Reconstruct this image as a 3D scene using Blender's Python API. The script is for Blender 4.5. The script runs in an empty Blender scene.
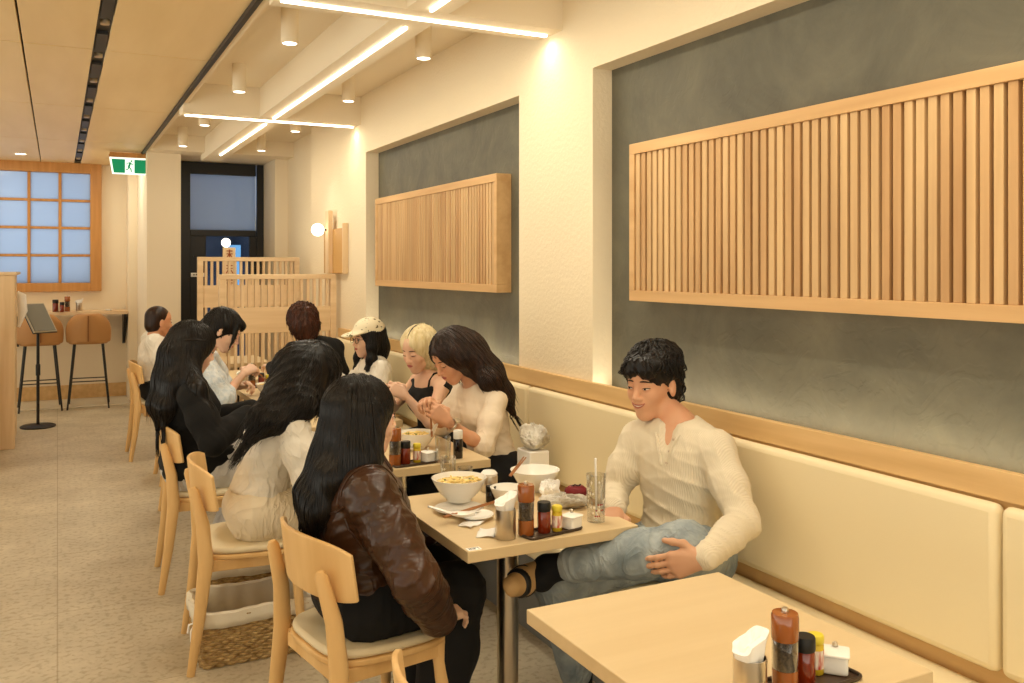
import bpy, bmesh, math, random
import numpy as np
from mathutils import Vector, Matrix

# ------------------------------------------------------------------ camera, world, light, exposure
EYE = 1.55
FOC = 896.0
YAW = math.radians(26.9)
FX, FY = math.sin(YAW), math.cos(YAW)
sc = bpy.context.scene
cam_data = bpy.data.cameras.new('camera')
cam = bpy.data.objects.new('camera', cam_data)
sc.collection.objects.link(cam)
sc.camera = cam
cam.location = (0, 0, EYE)
cam.rotation_euler = (math.radians(90), 0, -YAW)
cam_data.sensor_width = 36.0
cam_data.lens = 36.0 * FOC / 1024.0
cam_data.shift_y = -(341.5 - 267.0) / 1024.0
cam_data.clip_start = 0.05
sc.view_settings.view_transform = 'Standard'
sc.view_settings.look = 'None'
sc.view_settings.gamma = 1.0
sc.view_settings.exposure = -0.02
sc.view_settings.use_curve_mapping = False
try:
    sc.cycles.max_bounces = 8; sc.cycles.diffuse_bounces = 5
    sc.cycles.sample_clamp_indirect = 6.0
    sc.cycles.caustics_reflective = False
    sc.cycles.caustics_refractive = False
except Exception:
    pass

def srgb(r, g, b):
    def f(c):
        c /= 255.0
        return c / 12.92 if c <= 0.04045 else ((c + 0.055) / 1.055) ** 2.4
    return (f(r), f(g), f(b), 1.0)

world = bpy.data.worlds.new('world')
sc.world = world
world.use_nodes = True
bgn = world.node_tree.nodes['Background']
_nt = world.node_tree
_tc = _nt.nodes.new('ShaderNodeTexCoord'); _sp = _nt.nodes.new('ShaderNodeSeparateXYZ'); _mr = _nt.nodes.new('ShaderNodeMapRange')
_mr.inputs['From Min'].default_value = -0.25; _mr.inputs['From Max'].default_value = 0.15
_mr.inputs['To Min'].default_value = 2.9; _mr.inputs['To Max'].default_value = 0.72
_nt.links.new(_tc.outputs['Generated'], _sp.inputs[0]); _nt.links.new(_sp.outputs['Z'], _mr.inputs['Value']); _nt.links.new(_mr.outputs[0], bgn.inputs[1])
bgn.inputs[0].default_value = (1.0, 0.94, 0.775, 1)

WARM = (1.0, 0.925, 0.74)
def area(name, loc, sx, sy, power, col=WARM, rot=(0, 0, 0), spread=180):
    l = bpy.data.lights.new(name, 'AREA')
    l.shape = 'RECTANGLE'; l.size = sx; l.size_y = sy
    l.energy = power; l.color = col; l.spread = math.radians(spread)
    o = bpy.data.objects.new(name, l); sc.collection.objects.link(o)
    o.location = loc; o.rotation_euler = rot
    return o
def spot(name, loc, power, ang=70, blend=0.6, col=WARM, r=0.03, rot=(0, 0, 0)):
    l = bpy.data.lights.new(name, 'SPOT')
    l.energy = power; l.color = col; l.spot_size = math.radians(ang); l.spot_blend = blend; l.shadow_soft_size = r
    o = bpy.data.objects.new(name, l); sc.collection.objects.link(o); o.location = loc; o.rotation_euler = rot
    return o
for y0, y1 in ((0.86, 3.40), (4.18, 6.72)):
    area('cove_light', (2.185, (y0 + y1) / 2, 0.992), 0.03, y1 - y0, 3.4, col=(1.0, 0.98, 0.80), rot=(math.pi, math.radians(-12), 0))
# light of the strips in the white beams
for y0, y1, p in ((-2.0, 0.45, 11), (0.85, 3.65, 14), (3.98, 6.85, 13), (7.15, 9.35, 10)):
    area('strip_light', (1.46, (y0 + y1) / 2, 2.655), 0.014, y1 - y0, p)
for y in (0.66, 3.81, 7.0):
    area('strip_light', (1.49, y, 2.655), 1.25, 0.014, 5)
LAMPS = [(x, y) for y in (-0.6, 0.35, 1.45, 2.95, 4.69, 6.14, 7.72, 9.15) for x in (1.08, 1.825)]
for x, y in LAMPS:
    spot('downlight_spot', (x, y, 2.705), 14 if y < 3.5 else 12, ang=86, blend=0.7)
# recessed lights in the wooden ceiling
for x, y, p in ((-0.75, 1.0, 9), (-0.75, 4.0, 9), (-0.75, 7.2, 9), (-1.9, 2.5, 9), (-1.9, 6.0, 9), (-1.9, 9.5, 9), (0.45, 10.7, 6), (-0.6, 10.9, 6)):
    area('recessed_light', (x, y, 2.74), 0.16, 0.16, p)
# evening sky outside the windows and the shop front behind the camera
area('dusk_window_light', (-0.6, 12.7, 2.0), 3.2, 2.0, 17, col=(0.62, 0.78, 1.0), rot=(math.radians(-90), 0, 0))
area('dusk_door_light', (1.7, 12.4, 2.62), 1.6, 0.8, 9, col=(0.42, 0.62, 1.0), rot=(math.radians(-90), 0, 0))

# ------------------------------------------------------------------ coordinates
def at(u, v, d):
    """world point seen at pixel (u, v), d metres along the camera axis"""
    a = (u - 512.0) / FOC
    return (d * (FX + a * FY), d * (FY - a * FX), EYE - (v - 267.0) / FOC * d)
def onz(u, v, z):
    return at(u, v, (EYE - z) * FOC / (v - 267.0))

# ------------------------------------------------------------------ materials
_M = {}
def mat(name, col, rough=0.6, metal=0.0, spec=0.4, noise=None, bump=None, emit=None, trans=0.0, alpha=1.0, sheen=0.0, ior=1.45, coat=0.0, folds=None):
    """noise=(scale, colour2, stretch(xyz), detail) ; bump=(scale, strength, stretch)"""
    if name in _M: return _M[name]
    m = bpy.data.materials.new(name); m.use_nodes = True
    nt = m.node_tree; b = nt.nodes['Principled BSDF']
    b.inputs['Base Color'].default_value = col
    b.inputs['Roughness'].default_value = rough
    b.inputs['Metallic'].default_value = metal
    b.inputs['Specular IOR Level'].default_value = spec
    b.inputs['IOR'].default_value = ior
    b.inputs['Transmission Weight'].default_value = trans
    b.inputs['Alpha'].default_value = alpha
    b.inputs['Sheen Weight'].default_value = sheen
    b.inputs['Coat Weight'].default_value = coat
    tc = nt.nodes.new('ShaderNodeTexCoord')
    if noise:
        mp = nt.nodes.new('ShaderNodeMapping'); mp.inputs['Scale'].default_value = noise[2]
        nz = nt.nodes.new('ShaderNodeTexNoise'); nz.inputs['Scale'].default_value = noise[0]
        nz.inputs['Detail'].default_value = noise[3]
        rp = nt.nodes.new('ShaderNodeValToRGB')
        rp.color_ramp.elements[0].position = 0.32; rp.color_ramp.elements[1].position = 0.68
        rp.color_ramp.elements[0].color = col; rp.color_ramp.elements[1].color = noise[1]
        nt.links.new(tc.outputs['Object'], mp.inputs[0]); nt.links.new(mp.outputs[0], nz.inputs['Vector'])
        nt.links.new(nz.outputs['Fac'], rp.inputs[0]); nt.links.new(rp.outputs[0], b.inputs['Base Color'])
    if bump:
        mp2 = nt.nodes.new('ShaderNodeMapping'); mp2.inputs['Scale'].default_value = bump[2]
        n2 = nt.nodes.new('ShaderNodeTexNoise'); n2.inputs['Scale'].default_value = bump[0]; n2.inputs['Detail'].default_value = 5
        bp = nt.nodes.new('ShaderNodeBump'); bp.inputs['Strength'].default_value = bump[1]; bp.inputs['Distance'].default_value = 0.01
        nt.links.new(tc.outputs['Object'], mp2.inputs[0]); nt.links.new(mp2.outputs[0], n2.inputs['Vector'])
        nt.links.new(n2.outputs['Fac'], bp.inputs['Height']); nt.links.new(bp.outputs[0], b.inputs['Normal'])
    if folds:
        mp3 = nt.nodes.new('ShaderNodeMapping'); mp3.inputs['Scale'].default_value = (1.0, 1.0, 0.6); mp3.inputs['Rotation'].default_value = (0.5, 0.4, 0.3)
        n3 = nt.nodes.new('ShaderNodeTexNoise'); n3.inputs['Scale'].default_value = folds[0]; n3.inputs['Detail'].default_value = 2.5; n3.inputs['Distortion'].default_value = 1.6
        ab = nt.nodes.new('ShaderNodeMath'); ab.operation = 'SUBTRACT'; ab.inputs[1].default_value = 0.5
        a2 = nt.nodes.new('ShaderNodeMath'); a2.operation = 'ABSOLUTE'; a3 = nt.nodes.new('ShaderNodeMath'); a3.operation = 'POWER'; a3.inputs[1].default_value = 0.6
        b2 = nt.nodes.new('ShaderNodeBump'); b2.inputs['Strength'].default_value = folds[1]; b2.inputs['Distance'].default_value = 0.03; b2.invert = True
        nt.links.new(tc.outputs['Object'], mp3.inputs[0]); nt.links.new(mp3.outputs[0], n3.inputs['Vector']); nt.links.new(n3.outputs['Fac'], ab.inputs[0])
        nt.links.new(ab.outputs[0], a2.inputs[0]); nt.links.new(a2.outputs[0], a3.inputs[0]); nt.links.new(a3.outputs[0], b2.inputs['Height'])
        if bump: nt.links.new(bp.outputs[0], b2.inputs['Normal'])
        nt.links.new(b2.outputs[0], b.inputs['Normal'])
    if emit:
        b.inputs['Emission Color'].default_value = emit[0]; b.inputs['Emission Strength'].default_value = emit[1]
    _M[name] = m
    return m
def wood(name, c1, c2, axis, rough=0.45, s=9):
    st = [1.0, 1.0, 1.0]; st[axis] = 0.07
    return mat(name, c1, rough, noise=(s * 2.2, c2, tuple(st), 6), bump=(s * 6, 0.05, tuple(st)))
L1, L2 = srgb(214, 184, 142), srgb(230, 203, 164)
WOOD_Y = wood('pale oak along y', L1, L2, 1)
WOOD_X = wood('pale oak along x', L1, L2, 0)
WOOD_Z = wood('pale oak along z', L1, L2, 2)
TABLE_W = wood('table laminate', srgb(210, 186, 144), srgb(216, 193, 153), 0, rough=0.38)
PANEL_Z = wood('slat wood', srgb(188, 150, 104), srgb(214, 178, 128), 2, s=7)
PANEL_Z2 = wood('slat wood warm', srgb(176, 134, 88), srgb(204, 164, 114), 2, s=7)
PANEL_Y = wood('slat frame wood', srgb(196, 154, 102), srgb(212, 172, 120), 1)
RAIL_W = wood('rail wood', srgb(204, 166, 112), srgb(220, 184, 130), 1)
CHAIR_W = wood('chair beech', srgb(212, 170, 110), srgb(228, 190, 132), 2, s=6)
CEIL_W = mat('ceiling veneer', srgb(224, 194, 140), 0.42, noise=(5, srgb(234, 206, 156), (1, 0.15, 1), 5))
WIN_W = wood('window wood', srgb(176, 122, 62), srgb(196, 142, 80), 2)
PLASTER = mat('cream plaster', srgb(232, 216, 186), 0.85, spec=0.2, bump=(55, 0.35, (1, 1, 1)))
PLAIN = mat('cream paint', srgb(234, 220, 194), 0.8, spec=0.2)
LEATHER = mat('cream upholstery', srgb(230, 214, 176), 0.42, bump=(260, 0.06, (1, 1, 1)))
BLACK = mat('black metal', srgb(22, 21, 20), 0.45, spec=0.5)
DARK = mat('dark gap', srgb(30, 24, 18), 0.9)
STEEL = mat('brushed steel', srgb(196, 184, 165), 0.28, metal=1.0, noise=(20, srgb(215, 204, 188), (1, 1, 0.03), 3))
CHINA = mat('white china', srgb(240, 238, 232), 0.16, spec=0.5)
GLASS = bpy.data.materials.new('clear thin glass'); GLASS.use_nodes = True
_g = GLASS.node_tree; _g.nodes.remove(_g.nodes['Principled BSDF'])
_a = _g.nodes.new('ShaderNodeBsdfTransparent'); _a.inputs[0].default_value = (0.93, 0.93, 0.92, 1); _b = _g.nodes.new('ShaderNodeBsdfGlossy'); _b.inputs['Roughness'].default_value = 0.05
_f = _g.nodes.new('ShaderNodeLayerWeight'); _f.inputs[0].default_value = 0.35; _x = _g.nodes.new('ShaderNodeMixShader')
_g.links.new(_f.outputs['Facing'], _x.inputs[0]); _g.links.new(_a.outputs[0], _x.inputs[1]); _g.links.new(_b.outputs[0], _x.inputs[2]); _g.links.new(_x.outputs[0], _g.nodes['Material Output'].inputs[0])
PAPER = mat('paper', srgb(246, 244, 240), 0.9, spec=0.1)
GREY_BASE = mat('grey cement board', srgb(122, 122, 120), 0.75, noise=(3, srgb(136, 136, 134), (1, 1, 1), 5))

def niche_mat():
    m = bpy.data.materials.new('grey trowelled plaster'); m.use_nodes = True
    nt = m.node_tree; b = nt.nodes['Principled BSDF']; b.inputs['Roughness'].default_value = 0.62
    tc = nt.nodes.new('ShaderNodeTexCoord')
    n1 = nt.nodes.new('ShaderNodeTexNoise'); n1.inputs['Scale'].default_value = 2.6; n1.inputs['Detail'].default_value = 9; n1.inputs['Roughness'].default_value = 0.65; n1.inputs['Distortion'].default_value = 0.5
    rp = nt.nodes.new('ShaderNodeValToRGB')
    rp.color_ramp.elements[0].position = 0.3; rp.color_ramp.elements[1].position = 0.72
    rp.color_ramp.elements[0].color = srgb(78, 75, 62); rp.color_ramp.elements[1].color = srgb(110, 105, 86)
    nt.links.new(tc.outputs['Object'], n1.inputs['Vector']); nt.links.new(n1.outputs['Fac'], rp.inputs[0]); nt.links.new(rp.outputs[0], b.inputs['Base Color'])
    n2 = nt.nodes.new('ShaderNodeTexNoise'); n2.inputs['Scale'].default_value = 5; n2.inputs['Detail'].default_value = 3; n2.inputs['Distortion'].default_value = 2.2
    r2 = nt.nodes.new('ShaderNodeValToRGB')
    for i, (p, c) in enumerate(((0.46, 0), (0.50, 1))): r2.color_ramp.elements[i].position = p; r2.color_ramp.elements[i].color = (c, c, c, 1)
    bp = nt.nodes.new('ShaderNodeBump'); bp.inputs['Strength'].default_value = 0.15; bp.inputs['Distance'].default_value = 0.006
    nt.links.new(tc.outputs['Object'], n2.inputs['Vector']); nt.links.new(n2.outputs['Fac'], r2.inputs[0]); nt.links.new(r2.outputs[0], bp.inputs['Height']); nt.links.new(bp.outputs[0], b.inputs['Normal'])
    return m
NICHE = niche_mat()

def floor_mat():
    m = bpy.data.materials.new('stone look floor tiles'); m.use_nodes = True
    nt = m.node_tree; b = nt.nodes['Principled BSDF']; b.inputs['Roughness'].default_value = 0.5
    tc = nt.nodes.new('ShaderNodeTexCoord')
    n1 = nt.nodes.new('ShaderNodeTexNoise'); n1.inputs['Scale'].default_value = 2.4; n1.inputs['Detail'].default_value = 10; n1.inputs['Roughness'].default_value = 0.72
    rp = nt.nodes.new('ShaderNodeValToRGB')
    rp.color_ramp.elements[0].position = 0.3; rp.color_ramp.elements[1].position = 0.72
    rp.color_ramp.elements[0].color = srgb(168, 155, 132); rp.color_ramp.elements[1].color = srgb(204, 192, 168)
    n3 = nt.nodes.new('ShaderNodeTexNoise'); n3.inputs['Scale'].default_value = 38; n3.inputs['Detail'].default_value = 6
    r3 = nt.nodes.new('ShaderNodeValToRGB'); r3.color_ramp.elements[0].position = 0.36; r3.color_ramp.elements[1].position = 0.5
    r3.color_ramp.elements[0].color = (0.72, 0.68, 0.62, 1); r3.color_ramp.elements[1].color = (1, 1, 1, 1)
    mx = nt.nodes.new('ShaderNodeMix'); mx.data_type = 'RGBA'; mx.blend_type = 'MULTIPLY'; mx.inputs[0].default_value = 0.8
    br = nt.nodes.new('ShaderNodeTexBrick'); br.offset = 0.0; br.inputs['Scale'].default_value = 1.0
    br.inputs['Brick Width'].default_value = 0.9; br.inputs['Row Height'].default_value = 0.9; br.inputs['Mortar Size'].default_value = 0.003
    br.inputs['Color1'].default_value = (1, 1, 1, 1); br.inputs['Color2'].default_value = (0.95, 0.95, 0.95, 1); br.inputs['Mortar'].default_value = (0.7, 0.66, 0.6, 1)
    mx2 = nt.nodes.new('ShaderNodeMix'); mx2.data_type = 'RGBA'; mx2.blend_type = 'MULTIPLY'; mx2.inputs[0].default_value = 1.0
    L = nt.links.new
    for n in (n1, n3, br): L(tc.outputs['Object'], n.inputs['Vector'])
    L(n1.outputs['Fac'], rp.inputs[0]); L(n3.outputs['Fac'], r3.inputs[0])
    L(rp.outputs[0], mx.inputs[6]); L(r3.outputs[0], mx.inputs[7])
    L(mx.outputs[2], mx2.inputs[6]); L(br.outputs['Color'], mx2.inputs[7]); L(mx2.outputs[2], b.inputs['Base Color'])
    return m
FLOOR = floor_mat()

# ------------------------------------------------------------------ object helpers
def tag(o, label=None, cat=None, group=None, kind=None):
    if label: o['label'] = label
    if cat: o['category'] = cat
    if group: o['group'] = group
    if kind: o['kind'] = kind
    return o
def link(o, parent=None):
    sc.collection.objects.link(o)
    if parent is not None: o.parent = parent
    return o
def empty(name, label, cat, loc=(0, 0, 0), rz=0.0, group=None):
    o = bpy.data.objects.new(name, None); link(o)
    o.location = loc; o.rotation_euler = (0, 0, rz); o.empty_display_size = 0.05
    return tag(o, label, cat, group)
def copy_tree(o, parent=None):
    c = o.copy(); link(c); c.parent = parent
    for ch in list(o.children): copy_tree(ch, c)
    return c

class MB:
    def __init__(s): s.v = []; s.f = []
    def add(s, vs, fs):
        n = len(s.v); s.v += [tuple(map(float, p)) for p in vs]; s.f += [tuple(i + n for i in f) for f in fs]; return s
    def box(s, x0, x1, y0, y1, z0, z1):
        return s.add([(x0, y0, z0), (x1, y0, z0), (x1, y1, z0), (x0, y1, z0), (x0, y0, z1), (x1, y0, z1), (x1, y1, z1), (x0, y1, z1)],
                     [(0, 3, 2, 1), (4, 5, 6, 7), (0, 1, 5, 4), (1, 2, 6, 5), (2, 3, 7, 6), (3, 0, 4, 7)])
    def tube(s, pts, r, n=12, cap=True, squash=None):
        """round bar along a polyline; r number or list"""
        pts = [Vector(p) for p in pts]; k = len(pts)
        rs = r if hasattr(r, '__len__') else [r] * k
        ups = None; vs = []
        for i in range(k):
            t = (pts[min(i + 1, k - 1)] - pts[max(i - 1, 0)])
            if t.length < 1e-9: t = Vector((0, 0, 1))
            t.normalize()
            if ups is None:
                ups = Vector((0, 0, 1)) if abs(t.z) < 0.9 else Vector((1, 0, 0))
            a = ups - t * ups.dot(t)
            if a.length < 1e-6: a = t.orthogonal()
            a.normalize(); ups = a; b = t.cross(a)
            sq = squash or (1, 1)
            for j in range(n):
                w = 2 * math.pi * j / n
                vs.append(pts[i] + a * (math.cos(w) * rs[i] * sq[0]) + b * (math.sin(w) * rs[i] * sq[1]))
        fs = []
        for i in range(k - 1):
            for j in range(n):
                fs.append((i * n + j, i * n + (j + 1) % n, (i + 1) * n + (j + 1) % n, (i + 1) * n + j))
        if cap:
            fs.append(tuple(range(n))[::-1]); fs.append(tuple((k - 1) * n + j for j in range(n)))
        return s.add(vs, fs)
    def lathe(s, prof, c=(0, 0, 0), n=32, closed=False):
        vs = []; k = len(prof)
        for r, z in prof:
            for j in range(n):
                w = 2 * math.pi * j / n
                vs.append((c[0] + r * math.cos(w), c[1] + r * math.sin(w), c[2] + z))
        fs = []
        for i in range(k - 1):
            for j in range(n):
                fs.append((i * n + j, i * n + (j + 1) % n, (i + 1) * n + (j + 1) % n, (i + 1) * n + j))
        if prof[0][0] > 1e-6 and not closed: fs.append(tuple(range(n))[::-1])
        if prof[-1][0] > 1e-6 and not closed: fs.append(tuple((k - 1) * n + j for j in range(n)))
        if closed:
            for j in range(n): fs.append(((k - 1) * n + j, (k - 1) * n + (j + 1) % n, (j + 1) % n, j))
        return s.add(vs, fs)
    def prism(s, poly, axis, a0, a1):
        """poly 2-D outline extruded along axis 0/1/2 from a0 to a1"""
        def p3(p, a):
            if axis == 0: return (a, p[0], p[1])
            if axis == 1: return (p[0], a, p[1])
            return (p[0], p[1], a)
        n = len(poly)
        vs = [p3(p, a0) for p in poly] + [p3(p, a1) for p in poly]
        fs = [tuple(range(n))[::-1], tuple(range(n, 2 * n))] + [(i, (i + 1) % n, (i + 1) % n + n, i + n) for i in range(n)]
        return s.add(vs, fs)
    def grid(s, rows):
        m = len(rows[0]); vs = [p for r in rows for p in r]
        fs = [(i * m + j, i * m + j + 1, (i + 1) * m + j + 1, (i + 1) * m + j) for i in range(len(rows) - 1) for j in range(m - 1)]
        return s.add(vs, fs)
    def build(s, name, m, parent=None, bevel=0.0, smooth=True, loc=None, solid=0.0, subsurf=0, angle=40):
        me = bpy.data.meshes.new(name); me.from_pydata(s.v, [], s.f); me.validate()
        bm = bmesh.new(); bm.from_mesh(me); bmesh.ops.recalc_face_normals(bm, faces=bm.faces); bm.to_mesh(me); bm.free()
        me.materials.append(m)
        if smooth:
            me.polygons.foreach_set('use_smooth', [True] * len(me.polygons))
            try: me.set_sharp_from_angle(angle=math.radians(angle))
            except Exception: pass
        o = bpy.data.objects.new(name, me); link(o, parent)
        if loc is not None: o.location = loc
        if solid:
            md = o.modifiers.new('s', 'SOLIDIFY'); md.thickness = solid; md.offset = 0
        if subsurf:
            md = o.modifiers.new('u', 'SUBSURF'); md.levels = subsurf; md.render_levels = subsurf
        if bevel:
            md = o.modifiers.new('b', 'BEVEL'); md.width = bevel; md.segments = 3; md.limit_method = 'ANGLE'
        return o
def struct(name, mb, m, **k): return tag(mb.build(name, m, **k), kind='structure')

def rrect(w, h, r, n=5, cx=0, cy=0):
    out = []
    for sx, sy, a0 in ((1, 1, 0), (-1, 1, 90), (-1, -1, 180), (1, -1, 270)):
        for i in range(n + 1):
            a = math.radians(a0 + 90 * i / n)
            out.append((cx + sx * (w / 2 - r) + r * math.cos(a), cy + sy * (h / 2 - r) + r * math.sin(a)))
    return out

# ------------------------------------------------------------------ the room
XW, XN = 2.147, 2.25          # face of the wall, back of the niches
struct('floor', MB().box(-3.6, 2.4, -2.4, 11.7, -0.08, 0.0), FLOOR, smooth=False)
wr = MB()
NZ0, NZ1 = 1.03, 2.445
for y0, y1 in ((-2.4, 0.83), (3.43, 4.15), (6.75, 8.45)):
    wr.box(XW, XN, y0, y1, 0, NZ1)
wr.box(XW, XN, -2.4, 8.45, NZ1, 3.0)
struct('wall_right', wr, PLASTER, smooth=False)
struct('wall_niche', MB().box(XN, XN + 0.1, -2.4, 8.46, 0, 3.0), NICHE, smooth=False)
struct('wall_right_far', MB().box(2.28, 2.38, 8.45, 12.0, 0, 3.0), PLASTER, smooth=False)
# far wall with the door opening
fw = MB()
fw.box(0.83, 1.16, 10.0, 11.7, 0, 3.0); fw.box(2.14, 2.28, 10.0, 10.75, 0, 3.0); fw.box(1.16, 2.14, 10.0, 10.75, 2.74, 3.0)
struct('wall_far', fw, PLAIN, smooth=False)
struct('wall_pier', MB().box(0.735, 0.83, 11.3, 11.7, 0, 2.78), PLAIN, bevel=0.004, smooth=False)
wx1 = 0.435; wz0, wz1 = 1.345, 2.715
wb = MB()
wb.box(wx1, 0.83, 11.7, 11.85, 0, 3.0); wb.box(-3.6, wx1, 11.7, 11.85, 0, wz0); wb.box(-3.6, wx1, 11.7, 11.85, wz1, 3.0); wb.box(-3.6, -1.72, 11.7, 11.85, wz0, wz1)
struct('wall_back', wb, PLAIN, smooth=False)
struct('baseboard_back', MB().box(-3.6, 0.735, 11.67, 11.7, 0, 0.17), RAIL_W, bevel=0.003)
struct('baseboard_far', MB().box(0.80, 0.83, 10.0, 11.3, 0, 0.09).box(0.83, 1.16, 9.98, 10.0, 0, 0.09), RAIL_W, bevel=0.003)
struct('trim_1', MB().box(-3.6, 0.735, 11.0, 11.67, 0, 0.012), mat('pale threshold', srgb(214, 204, 184), 0.5), smooth=False)
# white coffered ceiling over the tables
cw = MB()
cw.box(0.80, 2.4, -2.4, 11.7, 2.90, 3.0)
cw.box(1.36, 1.56, -2.4, 10.0, 2.68, 2.90)
for y in (0.66, 3.81, 7.0): cw.box(0.815, XW, y - 0.11, y + 0.11, 2.679, 2.90)
cw.box(0.815, 0.85, -2.4, 11.7, 2.745, 2.90)
cw.box(0.84, 2.4, 9.72, 10.0, 2.74, 2.90)
struct('ceiling_coffer', cw, PLAIN, smooth=False)
# veneered ceiling panels with open joints
cp = MB()
xs = [-3.6, -2.35, -1.2, -0.17, 0.175, 0.245, 0.79]
xs = [(-3.6, -2.4), (-2.39, -1.29), (-1.28, -0.175), (-0.165, 0.175), (0.245, 0.79)]
ys = [-2.4, -0.5, 1.5, 3.5, 5.5, 7.5, 9.55, 11.7]
for x0, x1 in xs:
    for i in range(len(ys) - 1):
        cp.box(x0, x1, ys[i] + 0.007, ys[i + 1] - 0.007, 2.76, 2.79)
struct('ceiling_veneer', cp, CEIL_W, bevel=0.002, smooth=False)
struct('ceiling_void', MB().box(-3.6, 0.80, -2.4, 11.7, 2.80, 3.0), DARK, smooth=False)
struct('trim_2', MB().box(0.79, 0.815, -2.4, 11.3, 2.735, 2.80), BLACK, smooth=False)
# black track with spot heads in the slot
tr = empty('lighting_track', 'black recessed lighting track in the wooden ceiling slot', 'light track', (0.21, 0, 2.79))
MB().box(-0.034, 0.034, -2.0, 11.2, -0.012, 0.0).build('track_channel', BLACK, tr, smooth=False)
y = 2.0
while y < 11:
    MB().box(-0.026, 0.026, y, y + 0.42, -0.03, -0.012).build('track_module', BLACK, tr, smooth=False)
    MB().lathe([(0.016, -0.034), (0.022, -0.034), (0.022, -0.012)], (0, y + 0.55, 0), 16).build('spot_head', STEEL, tr)
    y += 0.78

# windows: frosted panes in a timber grid
FROST = bpy.data.materials.new('frosted pane'); FROST.use_nodes = True
nt = FROST.node_tree; nt.nodes.remove(nt.nodes['Principled BSDF'])
t1 = nt.nodes.new('ShaderNodeBsdfTranslucent'); t1.inputs[0].default_value = (0.58, 0.68, 0.84, 1)
t2 = nt.nodes.new('ShaderNodeBsdfGlossy'); t2.inputs['Roughness'].default_value = 0.15; t2.inputs[0].default_value = (0.9, 0.9, 0.9, 1)
t3 = nt.nodes.new('ShaderNodeBsdfDiffuse'); t3.inputs[0].default_value = (0.30, 0.38, 0.48, 1)
m1 = nt.nodes.new('ShaderNodeMixShader'); m1.inputs[0].default_value = 0.3
m2 = nt.nodes.new('ShaderNodeMixShader'); m2.inputs[0].default_value = 0.04
nt.links.new(t1.outputs[0], m1.inputs[1]); nt.links.new(t3.outputs[0], m1.inputs[2]); nt.links.new(m1.outputs[0], m2.inputs[1]); nt.links.new(t2.outputs[0], m2.inputs[2])
nt.links.new(m2.outputs[0], nt.nodes['Material Output'].inputs[0])
fr = MB()
fr.box(-1.74, -1.62, 11.62, 11.76, wz0 - 0.08, wz1 + 0.05); fr.box(wx1 - 0.09, wx1 + 0.03, 11.62, 11.76, wz0 - 0.08, wz1 + 0.05)
fr.box(-1.62, wx1 - 0.09, 11.62, 11.76, wz0 - 0.08, wz0 + 0.02); fr.box(-1.62, wx1 - 0.09, 11.62, 11.76, wz1 - 0.07, wz1 + 0.05)
o = fr.build('window_1', WIN_W, bevel=0.006); tag(o, 'wooden grid window with frosted blue panes above counter', 'window', kind='structure')
gz0, gz1 = wz0 + 0.02, wz1 - 0.07
gb = MB(); nx = 6
gxs = [wx1 - 0.09 - 0.318 * i for i in range(nx + 1)]
for gx in gxs[1:-1]: gb.box(gx - 0.016, gx + 0.016, 11.66, 11.72, gz0, gz1)
for i in range(1, 4):
    zz = gz0 + (gz1 - gz0) * i / 4; gb.box(-1.62, wx1 - 0.09, 11.665, 11.715, zz - 0.014, zz + 0.014)
gb.build('glazing_bars', WIN_W, o, bevel=0.003)
MB().box(-1.62, wx1 - 0.09, 11.70, 11.706, gz0, gz1).build('pane', FROST, o, smooth=False)

# black framed door
dr = MB(); DY = 10.6
dr.box(1.16, 1.33, DY, DY + 0.08, 0, 2.735); dr.box(2.06, 2.14, DY, DY + 0.08, 0, 2.735)
dr.box(1.33, 2.05, DY, DY + 0.08, 2.60, 2.735); dr.box(1.33, 2.05, DY, DY + 0.08, 1.90, 1.97)
d = tag(dr.build('door_1', BLACK, bevel=0.004), 'black framed glass door at the far end', 'door', kind='structure')
MB().box(1.33, 2.05, DY + 0.035, DY + 0.041, 1.97, 2.60).build('pane', FROST, d, smooth=False)
MB().box(1.33, 1.50, DY + 0.01, DY + 0.07, 0.0, 1.90).box(1.47, 1.98, DY + 0.01, DY + 0.07, 0, 0.4).build('door_leaf', BLACK, d, bevel=0.003)
MB().box(1.98, 2.06, DY + 0.01, DY + 0.07, 0, 1.90).build('door_stile', BLACK, d, bevel=0.003)
MB().box(1.48, 1.98, DY + 0.035, DY + 0.041, 0.4, 1.90).build('lower_pane', mat('dim glass', srgb(150, 170, 200), 0.04, trans=1.0, ior=1.1), d, smooth=False)
MB().box(1.36, 1.43, DY - 0.03, DY, 1.66, 1.68).box(1.42, 1.43, DY - 0.03, DY - 0.01, 1.58, 1.68).build('door_handle', BLACK, d)
MB().box(1.335, 1.50, DY - 0.008, DY - 0.002, 1.44, 1.485).build('door_notice', PAPER, d, smooth=False)
MB().box(1.36, 1.375, DY - 0.010, DY - 0.008, 1.455, 1.472).box(1.385, 1.40, DY - 0.010, DY - 0.008, 1.455, 1.472).box(1.41, 1.425, DY - 0.010, DY - 0.008, 1.455, 1.472).box(1.435, 1.45, DY - 0.010, DY - 0.008, 1.455, 1.472).build('notice_print', mat('grey print', srgb(90, 84, 76), 0.8), d, smooth=False)
# street beyond the door
struct('wall_street', MB().box(0.9, 2.9, 13.0, 13.1, -0.1, 3.2), mat('street wall', srgb(84, 92, 112), 0.9, noise=(2, srgb(40, 48, 66), (1, 1, 1), 2)), smooth=False)
o = MB().box(2.10, 2.30, 12.96, 13.0, 1.30, 1.86).build('shop_sign', mat('lit sign', srgb(150, 205, 240), 0.5, emit=(srgb(150, 210, 245), 0.7)), bevel=0.01)
tag(o, 'pale blue lit sign out in the street beyond the door', 'sign')

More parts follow.
